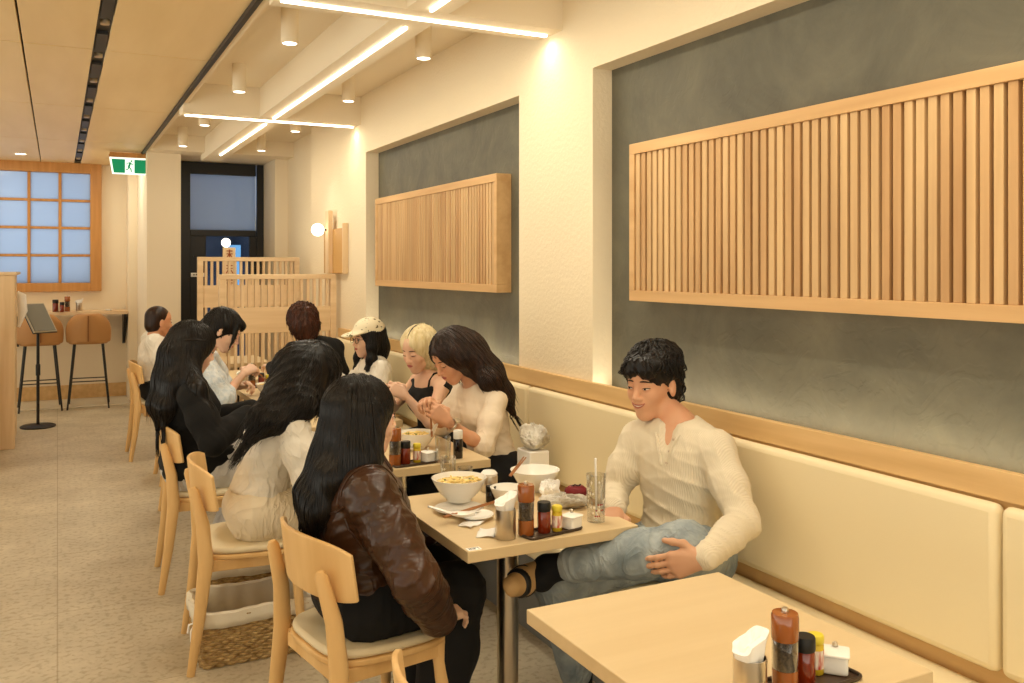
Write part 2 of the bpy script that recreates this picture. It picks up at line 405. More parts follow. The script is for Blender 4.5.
# ------------------------------------------------------------------ ceiling strips and cylinder lamps
GLOW = mat('lamp glow', (1, 0.95, 0.84, 1), 0.5, emit=((1.0, 0.93, 0.78, 1), 7.0))
def strip(x0, x1, y0, y1, label):
    o = MB().box(x0, x1, y0, y1, 2.667, 2.678).build('light_strip', GLOW, smooth=False)
    return tag(o, label, 'ceiling light', 'light strips set in the white beams')
strip(0.84, 2.12, 3.803, 3.817, 'glowing strip across the nearer white beam, top of the view')
strip(0.84, 2.12, 6.993, 7.007, 'glowing strip across the second white beam, above slatted wall panel end')
strip(1.453, 1.467, 0.8, 3.66, 'short glowing strip end at top edge, nearer than the first cross strip')
strip(1.453, 1.467, 3.98, 6.86, 'long lengthwise glowing strip between the two cross strips')
strip(1.453, 1.467, 7.16, 9.35, 'lengthwise glowing strip beyond the second cross strip, towards the door')
def cyl_lamp(x, y, label):
    t = empty('cylinder_downlight', label, 'ceiling light', (x, y, 2.90), group='white cylinder downlights')
    MB().lathe([(0.045, -0.185), (0.045, 0.0)], n=24).build('lamp_body', PLAIN, t)
    MB().lathe([(0.036, -0.1852), (0.0, -0.187)], n=24).build('lamp_lens', GLOW, t)
cyl_lamp(1.08, 4.69, 'white cylinder downlight nearest the wooden ceiling edge, top')
cyl_lamp(1.08, 6.14, 'white cylinder downlight left of the long strip, before second cross strip')
cyl_lamp(1.825, 4.69, 'white cylinder downlight below the first cross strip, right of the long strip')
cyl_lamp(1.825, 6.14, 'white cylinder downlight right of long strip, just before second cross strip')
cyl_lamp(1.08, 7.72, 'white cylinder downlight just past the second cross strip, left of the strip')
cyl_lamp(1.08, 9.15, 'farthest white cylinder downlight on the left, above the black door corner')
cyl_lamp(1.825, 7.72, 'white cylinder downlight just past the second cross strip, on the right')
cyl_lamp(1.825, 9.15, 'farthest white cylinder downlight on the right, above the door')
def recessed(x, y, label):
    t = empty('recessed_downlight', label, 'ceiling light', (x, y, 2.76), group='round recessed downlights')
    MB().lathe([(0.07, -0.004), (0.055, -0.006), (0.055, 0.0), (0.07, 0.0)], n=24, closed=True).build('trim_ring', PLAIN, t)
    MB().lathe([(0.055, -0.002), (0.0, -0.003)], n=24).build('lamp_lens', GLOW, t)
recessed(-0.62, 7.55, 'round recessed downlight in the wooden ceiling at the left edge')
recessed(-0.35, 10.9, 'round recessed downlight in the wooden ceiling above the window')
recessed(0.62, 10.9, 'small round recessed downlight left of the exit sign')

# exit sign
ex = empty('exit_sign', 'green exit sign with a white running figure hanging from the ceiling', 'exit sign', (0.675, 10.2, 2.745))
MB().prism([(-0.20, -0.02), (0.20, -0.02), (0.20, -0.05), (-0.20, -0.05)], 1, -0.03, 0.05).box(-0.19, 0.19, -0.03, 0.05, -0.02, 0.0).build('mount', WIN_W, ex)
SW = mat('sign white', srgb(240, 250, 244), 0.4, emit=((0.85, 1, 0.92, 1), 0.9)); SG = mat('sign green', srgb(0, 128, 84), 0.4, emit=(srgb(0, 140, 92), 0.55))
MB().prism([(-0.195, -0.05), (0.195, -0.05), (0.165, -0.225), (-0.165, -0.225)], 1, -0.02, 0.02).build('frame', SW, ex, bevel=0.006)
MB().prism([(-0.175, -0.07), (0.175, -0.07), (0.153, -0.212), (-0.153, -0.212)], 1, -0.024, -0.019).build('green_field', SG, ex)
MB().box(-0.045, 0.045, -0.028, -0.023, -0.214, -0.066).build('white_field', SW, ex)
rm = MB()
def seg(mb, a, b, w, y0, y1):
    dx, dz = b[0] - a[0], b[1] - a[1]; L = math.hypot(dx, dz); nx_, nz_ = -dz / L * w / 2, dx / L * w / 2
    mb.prism([(a[0] + nx_, a[1] + nz_), (b[0] + nx_, b[1] + nz_), (b[0] - nx_, b[1] - nz_), (a[0] - nx_, a[1] - nz_)], 1, y0, y1)
for a, b, w in (((0.006, -0.100), (-0.010, -0.150), 0.020), ((-0.010, -0.148), (0.012, -0.172), 0.011), ((0.012, -0.172), (0.016, -0.204), 0.010),
                ((-0.010, -0.148), (-0.018, -0.175), 0.011), ((-0.018, -0.175), (-0.040, -0.180), 0.009), ((0.004, -0.104), (-0.022, -0.108), 0.008),
                ((-0.022, -0.108), (-0.034, -0.124), 0.008), ((0.008, -0.106), (0.026, -0.126), 0.008), ((0.026, -0.126), (0.036, -0.116), 0.008)):
    seg(rm, a, b, w, -0.031, -0.027)
rm.prism([(0.016 + 0.010 * math.cos(i * math.pi / 6), -0.086 + 0.010 * math.sin(i * math.pi / 6)) for i in range(12)], 1, -0.031, -0.027)
rm.build('running_figure', SG, ex, smooth=False)

# ------------------------------------------------------------------ slatted wall panels
def slat_panel(y0, y1, label):
    z0, z1 = 1.408, 2.068; x0 = 2.157
    t = empty('slatted_wall_panel', label, 'wall panel', (XN, (y0 + y1) / 2, z0), group='slatted timber wall panels')
    h = (y1 - y0) / 2; D = XN - x0
    MB().box(-D, 0, -h, h, z1 - z0 - 0.045, z1 - z0).box(-D, 0, -h, h, 0, 0.045).box(-D, 0, -h, -h + 0.035, 0.045, z1 - z0 - 0.045).box(-D, 0, h - 0.035, h, 0.045, z1 - z0 - 0.045).build('frame', PANEL_Y, t, bevel=0.002)
    MB().box(-0.02, -0.002, -h + 0.035, h - 0.035, 0.045, z1 - z0 - 0.045).build('backing', mat('panel backing', srgb(92, 60, 34), 0.8), t, smooth=False)
    n = 52; w = (2 * h - 0.07) / n; rnd = random.Random(int(y0 * 100))
    for i in range(n):
        ya = -h + 0.035 + i * w
        MB().box(-D + 0.006, -0.02, ya + 0.0062, ya + w - 0.0062, 0.045, z1 - z0 - 0.045).build('slat', PANEL_Z if rnd.random() < 0.62 else PANEL_Z2, t, bevel=0.0015)
slat_panel(1.045, 3.157, 'large slatted timber panel on grey plaster above the man')
slat_panel(4.442, 6.555, 'slatted timber panel in the farther grey niche')

# ------------------------------------------------------------------ bench along the wall
struct('trim_3', MB().box(2.135, XW, -2.4, 7.44, 0.45, 0.96).box(2.122, XW, -2.4, 7.44, 0.96, 1.035), RAIL_W, bevel=0.002)
struct('trim_4', MB().box(XW, XN, 0.83, 3.43, 0.93, 0.975).box(XW, XN, 4.15, 6.75, 0.93, 0.975), RAIL_W, smooth=False)
for y0, y1, nm in ((0.86, 3.40, 'glowing strip hidden behind the rail under the large slatted panel'), (4.18, 6.72, 'glowing strip hidden behind the rail in the farther grey niche')):
    o = MB().box(2.165, 2.18, y0, y1, 0.976, 0.984).build('cove_strip', mat('cove glow', (1, 0.98, 0.86, 1), 0.5, emit=((1.0, 0.97, 0.80, 1), 5.0)), smooth=False)
    tag(o, nm, 'cove light')
o = MB().box(1.79, 2.12, -2.4, 7.44, 0.0, 0.37).build('bench_base', GREY_BASE, smooth=False); tag(o, 'grey panelled base running under the wall bench', 'bench base')
joints = [-2.4, -1.03, 1.443, 3.953, 6.44, 7.44]
names = ['', 'near back cushion at the right edge', 'long cream back cushion behind the man', 'cream back cushion behind the two women in the middle', 'short cream back cushion beside the slatted divider']
for i in range(len(joints) - 1):
    y0, y1 = joints[i] + 0.003, joints[i + 1] - 0.003
    if i == 0: continue
    b = MB().box(2.088, 2.134, y0, y1, 0.530, 0.955).build('back_cushion', LEATHER, bevel=0.022)
    tag(b, ['', 'cream padded back cushion nearest the viewer at the right edge', names[2], names[3], names[4]][i], 'bench cushion', 'padded bench backs')
    c = MB().box(1.70, 2.133, y0, y1, 0.372, 0.478).build('seat_cushion', LEATHER, bevel=0.018)
    tag(c, ['', 'cream bench seat pad nearest the viewer, beside the near table', 'cream bench seat pad the man sits on', 'cream bench seat pad under the woman in the cream top', 'cream bench seat pad by the slatted divider'][i], 'bench seat', 'padded bench seats')

# ------------------------------------------------------------------ slatted dividers
def divider(x0, x1, Y, z_top, label):
    t = empty('slatted_divider', label, 'room divider', ((x0 + x1) / 2, Y, 0), group='slatted timber dividers')
    h = (x1 - x0) / 2
    MB().box(-h, h, -0.03, 0.03, z_top - 0.04, z_top).box(-h, -h + 0.05, -0.03, 0.03, 0, z_top - 0.04).box(h - 0.05, h, -0.03, 0.03, 0, z_top - 0.04).build('frame', WOOD_X, t, bevel=0.003)
    MB().box(-h + 0.05, h - 0.05, -0.02, 0.02, z_top - 0.48, z_top - 0.27).build('middle_board', WOOD_X, t, bevel=0.003)
    MB().box(-h + 0.05, h - 0.05, -0.02, 0.02, 0.05, 0.15).build('bottom_rail', WOOD_X, t, bevel=0.003)
    n = int((2 * h - 0.1) / 0.052)
    for i in range(n):
        xa = -h + 0.05 + (i + 0.5) * (2 * h - 0.1) / n
        MB().box(xa - 0.011, xa + 0.011, -0.018, 0.018, z_top - 0.27, z_top - 0.04).build('upper_slat', WOOD_Z, t)
        MB().box(xa - 0.011, xa + 0.011, -0.018, 0.018, 0.15, z_top - 0.48).build('lower_slat', WOOD_Z, t)
divider(1.155, 2.11, 7.48, 1.49, 'nearer slatted timber divider behind the dark-haired diners')
divider(1.18, 2.14, 8.9, 1.645, 'farther and taller slatted timber divider in front of the door')

# globe lamps
def globe_lamp(loc, s, label, signboard):
    t = empty('globe_lamp', label, 'lamp', loc, group='globe lamps on timber boards')
    return t
GL2 = mat('opal globe', (1, 0.96, 0.9, 1), 0.4, emit=((1.0, 0.92, 0.8, 1), 3.2))
def sphere(mb, c, r, n=20):
    mb.lathe([(max(1e-4, r * math.sin(math.pi * i / 12)), -r * math.cos(math.pi * i / 12)) for i in range(13)], c, n)
    return mb
t = empty('globe_lamp', 'round white globe wall lamp beside tall timber boards', 'lamp', (2.147, 7.60, 1.495), group='globe lamps on timber boards')
MB().box(-0.035, 0.0, -0.36, 0.26, 0.0, 0.38).build('lattice_board', mat('woven board', srgb(206, 164, 100), 0.6, noise=(60, srgb(176, 130, 72), (1, 1, 3), 2)), t, bevel=0.003)
MB().box(-0.075, -0.035, -0.03, 0.07, 0.0, 0.54).build('upright_board', WOOD_Z, t, bevel=0.003)
MB().box(-0.05, 0.0, -0.38, -0.36, 0.0, 0.42).build('edge_post', WOOD_Z, t, bevel=0.003)
sphere(MB(), (-0.15, 0.03, 0.375), 0.055).build('globe', GL2, t)
MB().tube([(-0.07, 0.03, 0.375), (-0.12, 0.03, 0.375)], 0.008).build('lamp_arm', BLACK, t)
bp_ = at(229, 258, 9.25)
t = empty('globe_lamp', 'small white globe lamp on a timber post with red writing by the door', 'lamp', (bp_[0], bp_[1], 0.0), group='globe lamps on timber boards')
MB().box(-0.06, 0.06, -0.03, 0.03, 0, 1.75).build('post', WOOD_Z, t, bevel=0.003)
sphere(MB(), (-0.03, 0, 1.80), 0.047).build('globe', GL2, t)
RD = mat('sign red', srgb(150, 70, 30), 0.7); ch = MB()
for zc in (1.68, 1.53, 1.38):
    for a, b, w in (((-0.03, 0.035), (0.03, 0.035), 0.010), ((0, 0.05), (0, -0.045), 0.010), ((-0.03, 0.005), (0.03, 0.005), 0.009), ((-0.005, 0.0), (-0.035, -0.045), 0.009), ((0.005, 0.0), (0.035, -0.045), 0.009)):
        seg(ch, (a[0], a[1] + zc), (b[0], b[1] + zc), w, -0.034, -0.030)
ch.build('characters', RD, t, smooth=False)

# ------------------------------------------------------------------ counter, stools, stand, partition at the left
t = empty('wall_counter', 'pale wooden counter under the window on black brackets', 'counter', (-0.5, 11.4, 0))
MB().box(-2.4, 1.23, -0.14, 0.26, 1.005, 1.045).build('counter_top', WOOD_X, t, bevel=0.003)
for bx in (1.19, 0.08, -1.2):
    MB().prism([(0.26, 1.005), (-0.10, 1.005), (-0.10, 0.975), (0.20, 0.66), (0.26, 0.64)], 0, bx, bx + 0.03).build('bracket', BLACK, t, smooth=False)
TAN = mat('tan stool leather', srgb(176, 130, 80), 0.5, bump=(120, 0.1, (1, 1, 1)))
def stool(x, y, rz, label, first=[None]):
    if first[0] is None:
        t = empty('bar_stool', label, 'bar stool', (x, y, 0), rz, group='tan bar stools at the counter')
        MB().prism(rrect(0.40, 0.38, 0.12), 2, 0.705, 0.755).build('seat', TAN, t, bevel=0.02)
        rows = []
        for i in range(9):
            zf = i / 8; z = 0.72 + 0.32 * zf; w = 0.225 * (1 - 0.18 * abs(zf - 0.35) ** 1.5) * (1.0 if zf < 0.45 else math.sqrt(max(0.12, 1 - (max(0, zf - 0.45) / 0.60) ** 2.4)))
            rows.append([(w * s, -0.20 + 0.12 * s * s - 0.03 * zf, z) for s in [k / 8 - 1 for k in range(17)]])
        MB().grid(rows).build('backrest', TAN, t, solid=0.035, subsurf=1)
        MB().box(-0.004, 0.004, -0.247, -0.21, 0.74, 1.02).build('back_seam', mat('seam', srgb(120, 72, 34), 0.7), t)
        for sx in (-1, 1):
            for sy in (-1, 1):
                MB().tube([(sx * 0.14, sy * 0.13, 0.71), (sx * 0.205, sy * 0.20, 0.0)], [0.013, 0.009], 10).build('leg', BLACK, t)
        a = 0.182
        MB().tube([(-a, -a + 0.01, 0.30), (a, -a + 0.01, 0.30), (a, a - 0.01, 0.30), (-a, a - 0.01, 0.30), (-a, -a + 0.01, 0.30)], 0.006, 8).build('footrest', BLACK, t)
        first[0] = t; return t
    c = copy_tree(first[0]); c.location = (x, y, 0); c.rotation_euler = (0, 0, rz); c['label'] = label; return c
stool(-0.17, 11.0, 0.05, 'tan leather bar stool partly behind the black menu stand')
stool(0.31, 11.0, -0.05, 'tan leather bar stool standing clear, nearest the far wall corner')

sx_, sy_, _ = onz(38, 427, 0)
t = empty('menu_stand', 'black floor stand holding a tilted framed menu on a round base', 'stand', (sx_, sy_, 0))
MB().lathe([(0.155, 0), (0.158, 0.012), (0.14, 0.022), (0.0, 0.03)], n=32).build('base', BLACK, t)
MB().tube([(0, 0, 0.02), (0, 0, 1.03)], 0.014, 12).build('pole', BLACK, t)
MB().lathe([(0.02, 0.50), (0.021, 0.60), (0.015, 0.61)], n=16).build('collar', BLACK, t)

def plate(w, h, th, name, m, parent, zc, off, tilt, yawp, skew=0.0):
    Rm = Matrix.Rotation(yawp, 4, 'Z') @ Matrix.Rotation(tilt, 4, 'X')
    mb = MB().box(-w / 2, w / 2, -th / 2, th / 2, -h / 2, h / 2)
    mb.v = [tuple(Rm @ (Vector(p) + Vector((0, off, 0))) + Vector((0, 0, zc))) for p in mb.v]
    return mb.build(name, m, parent, smooth=False)
pl = plate(0.24, 0.34, 0.012, 'menu_frame', mat('pale metal', srgb(190, 180, 160), 0.4, metal=0.6), t, 1.05, -0.012, math.radians(-38), math.radians(35))
plate(0.215, 0.315, 0.006, 'menu_sheet', mat('grey menu sheet', srgb(126, 126, 120), 0.35), pl, 1.05, -0.021, math.radians(-38), math.radians(35))
plate(0.25, 0.35, 0.008, 'menu_back', BLACK, pl, 1.05, -0.003, math.radians(-38), math.radians(35))

t = empty('service_station', 'pale timber partition end and counter at the left edge', 'partition', (-0.38, 8.72, 0))
MB().box(-0.13, 0.055, 0, 0.12, 0, 1.48).build('end_post', WOOD_Z, t, bevel=0.003)
MB().box(-0.155, 0.07, -0.01, 0.9, 1.48, 1.505).build('cap', WOOD_X, t, bevel=0.003)
MB().box(-0.10, 0.04, 0.12, 0.9, 0, 1.48).build('side_panel', WOOD_Z, t, bevel=0.003)
MB().box(-0.9, -0.13, -1.1, 0.0, 0.0, 1.02).build('cabinet', WOOD_Z, t, bevel=0.003)
MB().box(-0.9, -0.12, -1.12, 0.0, 1.02, 1.05).build('cabinet_top', WOOD_Y, t, bevel=0.003)
MB().tube([(0.07, 0.30, 1.33), (0.10, 0.28, 1.30), (0.105, 0.30, 1.16), (0.075, 0.33, 1.02)], [0.012, 0.035, 0.04, 0.012], 10).build('hanging_cloth', PAPER, t)
t = empty('monitor', 'black screen standing on the service counter at the left edge', 'monitor', (-0.68, 8.15, 1.0505))
MB().box(-0.25, 0.16, -0.02, 0.02, 0.06, 0.42).build('screen', BLACK, t, bevel=0.004)
MB().box(-0.06, 0.04, -0.03, 0.03, 0.0, 0.06).build('foot', BLACK, t, bevel=0.004)

# ------------------------------------------------------------------ tables
TZ = 0.74
def table(x0, x1, y0, y1, label):
    cx, cy = (x0 + x1) / 2, (y0 + y1) / 2; w, h = (x1 - x0) / 2, (y1 - y0) / 2
    t = empty('dining_table', label, 'table', (cx, cy, 0), group='pedestal dining tables')
    MB().box(-w, w, -h, h, TZ - 0.034, TZ).build('tabletop', TABLE_W, t, bevel=0.0025)
    MB().lathe([(0.036, 0.02), (0.036, TZ - 0.05)], n=32).build('pedestal', STEEL, t)
    MB().box(-0.15, 0.15, -0.15, 0.15, TZ - 0.05, TZ - 0.034).build('mounting_plate', BLACK, t, smooth=False)
    MB().lathe([(0.23, 0), (0.23, 0.008), (0.05, 0.02), (0.0, 0.02)], n=40).build('base_plate', STEEL, t)
    return t
table(0.99, 1.567, 1.22, 1.876, 'empty-edged pale wooden table nearest the viewer at bottom right')
table(1.04, 1.625, 2.327, 2.99, 'pale wooden table between the woman in brown leather and the man')
table(1.05, 1.63, 3.41, 4.07, 'pale wooden table in front of the woman in the cream top')
table(1.06, 1.63, 4.49, 5.15, 'wooden table between the black-sweatered woman and the blonde woman')
table(1.06, 1.63, 5.57, 6.23, 'wooden table where the woman in light blue eats')
table(1.06, 1.63, 6.60, 7.26, 'wooden table just in front of the nearer slatted divider')
table(1.06, 1.63, 7.75, 8.41, 'wooden table between the two slatted dividers')

# ------------------------------------------------------------------ chairs
SEATPAD = mat('cream seat pad', srgb(222, 208, 176), 0.6, bump=(300, 0.08, (1, 1, 1)))
def make_chair(label):
    t = empty('dining_chair', label, 'chair', (0, 0, 0), group='beech dining chairs')
    # curved plywood back
    rows = []; H = 0.172
    for i in range(9):
        zf = i / 8; row = []
        for k in range(25):
            s = k / 12 - 1
            e = abs(s) ** 5
            z = 0.600 + 0.02 * e + (H - 0.04 * e) * zf + 0.012 * (1 - s * s)
            row.append((-0.222 + 0.074 * s * s - 0.02 * zf, 0.238 * s, z))
        rows.append(row)
    MB().grid(rows).build('backrest', CHAIR_W, t, solid=0.013, bevel=0.004)
    # seat
    out = []
    for k in range(40):
        a = 2 * math.pi * k / 40; c, s = math.cos(a), math.sin(a)
        ex = 0.5
        x = 0.205 * abs(c) ** ex * (1 if c > 0 else -1); y = 0.215 * abs(s) ** ex * (1 if s > 0 else -1)
        if x < 0: y *= 1 - 0.10 * (-x / 0.205)
        out.append((x, y))
    MB().prism(out, 2, 0.418, 0.436).build('seat', CHAIR_W, t, bevel=0.005)
    MB().prism([(x * 0.975, y * 0.975) for x, y in out], 2, 0.437, 0.462).build('seat_pad', SEATPAD, t, bevel=0.011)
    for s in (-1, 1):
        pts = [(-0.246, s * 0.218, 0), (-0.215, s * 0.210, 0.20), (-0.19, s * 0.204, 0.42), (-0.200, s * 0.190, 0.56), (-0.232, s * 0.176, 0.69), (-0.236, s * 0.175, 0.705)]
        lg = MB().tube(pts, [0.013, 0.019, 0.025, 0.022, 0.0165, 0.010], 14, squash=(1.15, 0.9)).build('leg', CHAIR_W, t)
        for zc in (0.645, 0.682):
            xx = -0.2135 - 0.0165 - (zc - 0.645) * 0.16
            MB().tube([(xx - 0.004, s * 0.181, zc), (xx + 0.006, s * 0.181, zc)], 0.0065, 10).build('screw', BLACK, lg)
        MB().tube([(0.18, s * 0.205, 0), (0.15, s * 0.17, 0.425)], [0.013, 0.023], 14).build('leg', CHAIR_W, t)
    MB().box(-0.18, 0.15, -0.19, -0.165, 0.375, 0.418).box(-0.18, 0.15, 0.165, 0.19, 0.375, 0.418).box(0.13, 0.155, -0.165, 0.165, 0.375, 0.418).box(-0.19, -0.165, -0.165, 0.165, 0.375, 0.418).build('seat_rail', CHAIR_W, t, bevel=0.003)
    return t
CH = [(0.852, 2.668, 9.5, 'wooden chair under the woman in the brown leather jacket'),
      (0.813, 1.545, 2.0, 'wooden chair nearest the viewer, only its top showing at the bottom edge'),
      (0.71, 3.775, -4.0, 'wooden chair with cream seat under the woman in white, basket below'),
      (0.695, 4.735, -3.0, 'wooden chair under the woman in the black sweater'),
      (0.83, 5.88, 0.0, 'wooden chair under the woman in the light blue shirt'),
      (0.90, 6.98, 0.0, 'wooden chair behind the black-sweatered woman with a paper tag on it'),
      (0.765, 7.95, 0.0, 'wooden chair farthest along the aisle, under the short-haired man')]
ch0 = make_chair(CH[0][3])
for i, (x, y, a, lab) in enumerate(CH):
    c = ch0 if i == 0 else copy_tree(ch0)
    c.location = (x, y, 0); c.rotation_euler = (0, 0, math.radians(a)); c['label'] = lab
p = (0.555, 6.715, 0.52)
o = MB().box(-0.004, 0.004, -0.035, 0.035, -0.05, 0.045).build('paper_tag', PAPER, bevel=0.002, loc=(0.652, 6.775, 0.50)); tag(o, 'white paper tag hanging on the chair behind the black-sweatered woman', 'tag')
MB().box(-0.006, -0.004, -0.02, -0.008, -0.03, 0.025).box(-0.006, -0.004, 0.004, 0.016, -0.03, 0.025).build('tag_print', BLACK, o, smooth=False)

# ------------------------------------------------------------------ baskets
WEAVE = bpy.data.materials.new('woven seagrass'); WEAVE.use_nodes = True
nt = WEAVE.node_tree; b = nt.nodes['Principled BSDF']; b.inputs['Roughness'].default_value = 0.8
tc = nt.nodes.new('ShaderNodeTexCoord'); nz = nt.nodes.new('ShaderNodeTexNoise'); nz.inputs['Scale'].default_value = 40
rp = nt.nodes.new('ShaderNodeValToRGB'); rp.color_ramp.elements[0].position = 0.3; rp.color_ramp.elements[1].position = 0.7
rp.color_ramp.elements[0].color = srgb(140, 108, 62); rp.color_ramp.elements[1].color = srgb(206, 176, 122)
nt.links.new(tc.outputs['Object'], nz.inputs['Vector']); nt.links.new(nz.outputs['Fac'], rp.inputs[0]); nt.links.new(rp.outputs[0], b.inputs['Base Color'])
def basket(x0, x1, y0, y1, h, label):
    cx, cy = (x0 + x1) / 2, (y0 + y1) / 2; w, d = (x1 - x0) / 2, (y1 - y0) / 2
    t = empty('storage_basket', label, 'basket', (cx, cy, 0), group='lined baskets under the chairs')
    mb = MB(); out = rrect(2 * w, 2 * d, 0.03, 4); P = []
    L = len(out)
    # perimeter resampled
    per = []; 
    for i in range(L):
        a, c = Vector(out[i]), Vector(out[(i + 1) % L]); n = max(1, int((c - a).length / 0.011))
        for k in range(n): per.append(a.lerp(c, k / n))
    n = len(per)
    for r in range(int(h / 0.0125)):
        z = 0.008 + r * 0.0125; pts = []
        for k in range(n + 1):
            q = per[k % n]; q1 = per[(k + 1) % n]; tdir = (q1 - q).normalized(); nd = Vector((tdir.y, -tdir.x))
            wv = 0.004 * (1 if (k // 2 + r) % 2 else -1); f = 0.94 + 0.06 * z / h
            pts.append((q.x * f + nd.x * wv, q.y * f + nd.y * wv, z))
        mb.tube(pts, 0.0072, 5, cap=False)
    mb.build('woven_body', WEAVE, t)
    MB().box(-w * 0.93, w * 0.93, -d * 0.93, d * 0.93, 0.003, 0.010).build('bottom', WEAVE, t)
    # cloth liner folded over the rim
    rows = []
    rnd = random.Random(7)
    for off, z in ((0.012, h - 0.045), (0.013, h - 0.02), (0.010, h + 0.008), (0.0, h + 0.014), (-0.012, h + 0.008), (-0.018, h - 0.03), (-0.026, 0.02)):
        row = []
        for k in range(n + 1):
            q = per[k % n]; q1 = per[(k + 1) % n]; tdir = (q1 - q).normalized(); nd = Vector((tdir.y, -tdir.x))
            j = 0.003 * math.sin(k * 0.9 + z * 40) + 0.002 * math.sin(k * 0.37)
            row.append((q.x + nd.x * (off + j), q.y + nd.y * (off + j), z + 0.004 * math.sin(k * 0.23)))
        rows.append(row)
    MB().grid(rows).build('cloth_liner', mat('liner cloth', srgb(226, 218, 200), 0.9, bump=(30, 0.3, (1, 1, 1))), t, solid=0.002)
    MB().tube([(-w - 0.014, -d * 0.9, h - 0.02), (-w - 0.03, -d * 0.92, h - 0.05), (-w - 0.028, -d * 0.9, h - 0.09)], 0.004, 6).tube([(-w - 0.014, -d * 0.9, h - 0.02), (-w - 0.035, -d * 0.8, h - 0.03), (-w - 0.04, -d * 0.82, h - 0.06)], 0.004, 6).build('liner_tie', PAPER, t)
    return t
basket(0.485, 0.93, 3.60, 3.90, 0.205, 'seagrass basket with white liner under the white-clad woman\'s chair')
basket(0.60, 1.00, 4.20, 4.44, 0.19, 'seagrass basket behind and mostly hidden by the first basket')

# ------------------------------------------------------------------ tableware
SAUCE_R = mat('red brown sauce', srgb(120, 38, 10), 0.1, spec=0.6, coat=0.6)
AMBER = mat('amber acrylic', srgb(150, 82, 30), 0.12, spec=0.6, coat=0.5)
PEPPER = mat('peppercorns', srgb(40, 30, 22), 0.8, noise=(220, srgb(92, 76, 56), (1, 1, 1), 2))
SOY = mat('soy sauce', srgb(24, 12, 8), 0.1, coat=0.6)
def pepper_mill(loc, label, s=1.0):
    t = empty('pepper_mill', label, 'pepper mill', loc, group='amber pepper mills')
    MB().lathe([(0.024, 0), (0.0245, 0.002), (0.0245, 0.045)], n=24).build('base', AMBER, t)
    MB().lathe([(0.0215, 0.045), (0.0215, 0.100)], n=24).build('pepper_chamber', PEPPER, t)
    MB().lathe([(0.0235, 0.044), (0.0245, 0.046), (0.0245, 0.099), (0.0235, 0.101)], n=24).build('clear_sleeve', GLASS, t)
    MB().lathe([(0.0245, 0.100), (0.026, 0.103), (0.026, 0.145), (0.024, 0.150), (0.0, 0.151)], n=24).build('cap', AMBER, t)
    MB().lathe([(0.006, 0.150), (0.007, 0.156), (0.005, 0.160), (0, 0.161)], n=14).build('knob', STEEL, t)
    t.scale = (s, s, s)
    return t
def sauce_bottle(loc, label, liquid=SAUCE_R, capm=BLACK, s=1.0, h=0.092, grp='sauce bottles'):
    t = empty('sauce_bottle', label, 'bottle', loc, group=grp)
    MB().lathe([(0.019, 0), (0.0205, 0.003), (0.0205, h * 0.66), (0.018, h * 0.72), (0.0, h * 0.72)], n=24).build('body', liquid, t)
    MB().lathe([(0.0195, h * 0.70), (0.0205, h * 0.72), (0.0205, h * 0.97), (0.019, h), (0.0, h)], n=24).build('cap', capm, t)
    t.scale = (s, s, s); return t
YEL = mat('yellow print', srgb(206, 176, 40), 0.4, coat=0.3)
LBL = mat('label print', srgb(190, 70, 50), 0.6, noise=(120, srgb(240, 232, 214), (1, 1, 0.3), 2))
def spice_jar(loc, label):
    t = empty('spice_jar', label, 'jar', loc, group='yellow-lidded spice jars')
    MB().lathe([(0.015, 0), (0.016, 0.002), (0.016, 0.056), (0.013, 0.060)], n=20).build('body', YEL, t)
    MB().lathe([(0.0163, 0.012), (0.0163, 0.048)], n=20).build('label_band', LBL, t)
    MB().lathe([(0.0155, 0.060), (0.0165, 0.062), (0.0165, 0.074), (0.014, 0.077), (0.0, 0.077)], n=20).build('lid', mat('lid yellow', srgb(220, 200, 60), 0.35), t)
def sugar_box(loc, label, rz=0.35):
    t = empty('condiment_box', label, 'condiment pot', loc, rz, group='square white lidded pots')
    MB().prism(rrect(0.05, 0.05, 0.008), 2, 0, 0.034).build('box', CHINA, t, bevel=0.003)
    mb = MB().prism(rrect(0.056, 0.056, 0.008), 2, 0.034, 0.040); mb.add([(-0.026, -0.026, 0.040), (0.026, -0.026, 0.040), (0.026, 0.026, 0.040), (-0.026, 0.026, 0.040), (0, 0, 0.049)], [(0, 1, 4), (1, 2, 4), (2, 3, 4), (3, 0, 4)])
    l = mb.build('lid', CHINA, t, bevel=0.002)
    sphere(MB(), (0, 0, 0.052), 0.006, 12).build('knob', STEEL, l)
def tray(loc, w, d, rz, label):
    t = empty('condiment_tray', label, 'tray', loc, rz, group='dark condiment trays')
    MB().prism(rrect(w, d, 0.015), 2, 0, 0.003).build('base', mat('brown tray', srgb(70, 52, 40), 0.35), t)
    o = rrect(w, d, 0.015) ; pts = [(x, y, 0.006) for x, y in o] + [(o[0][0], o[0][1], 0.006)]
    MB().tube(pts, 0.0035, 8, cap=False).build('rim', mat('tray rim', srgb(86, 74, 66), 0.3, metal=0.7), t)
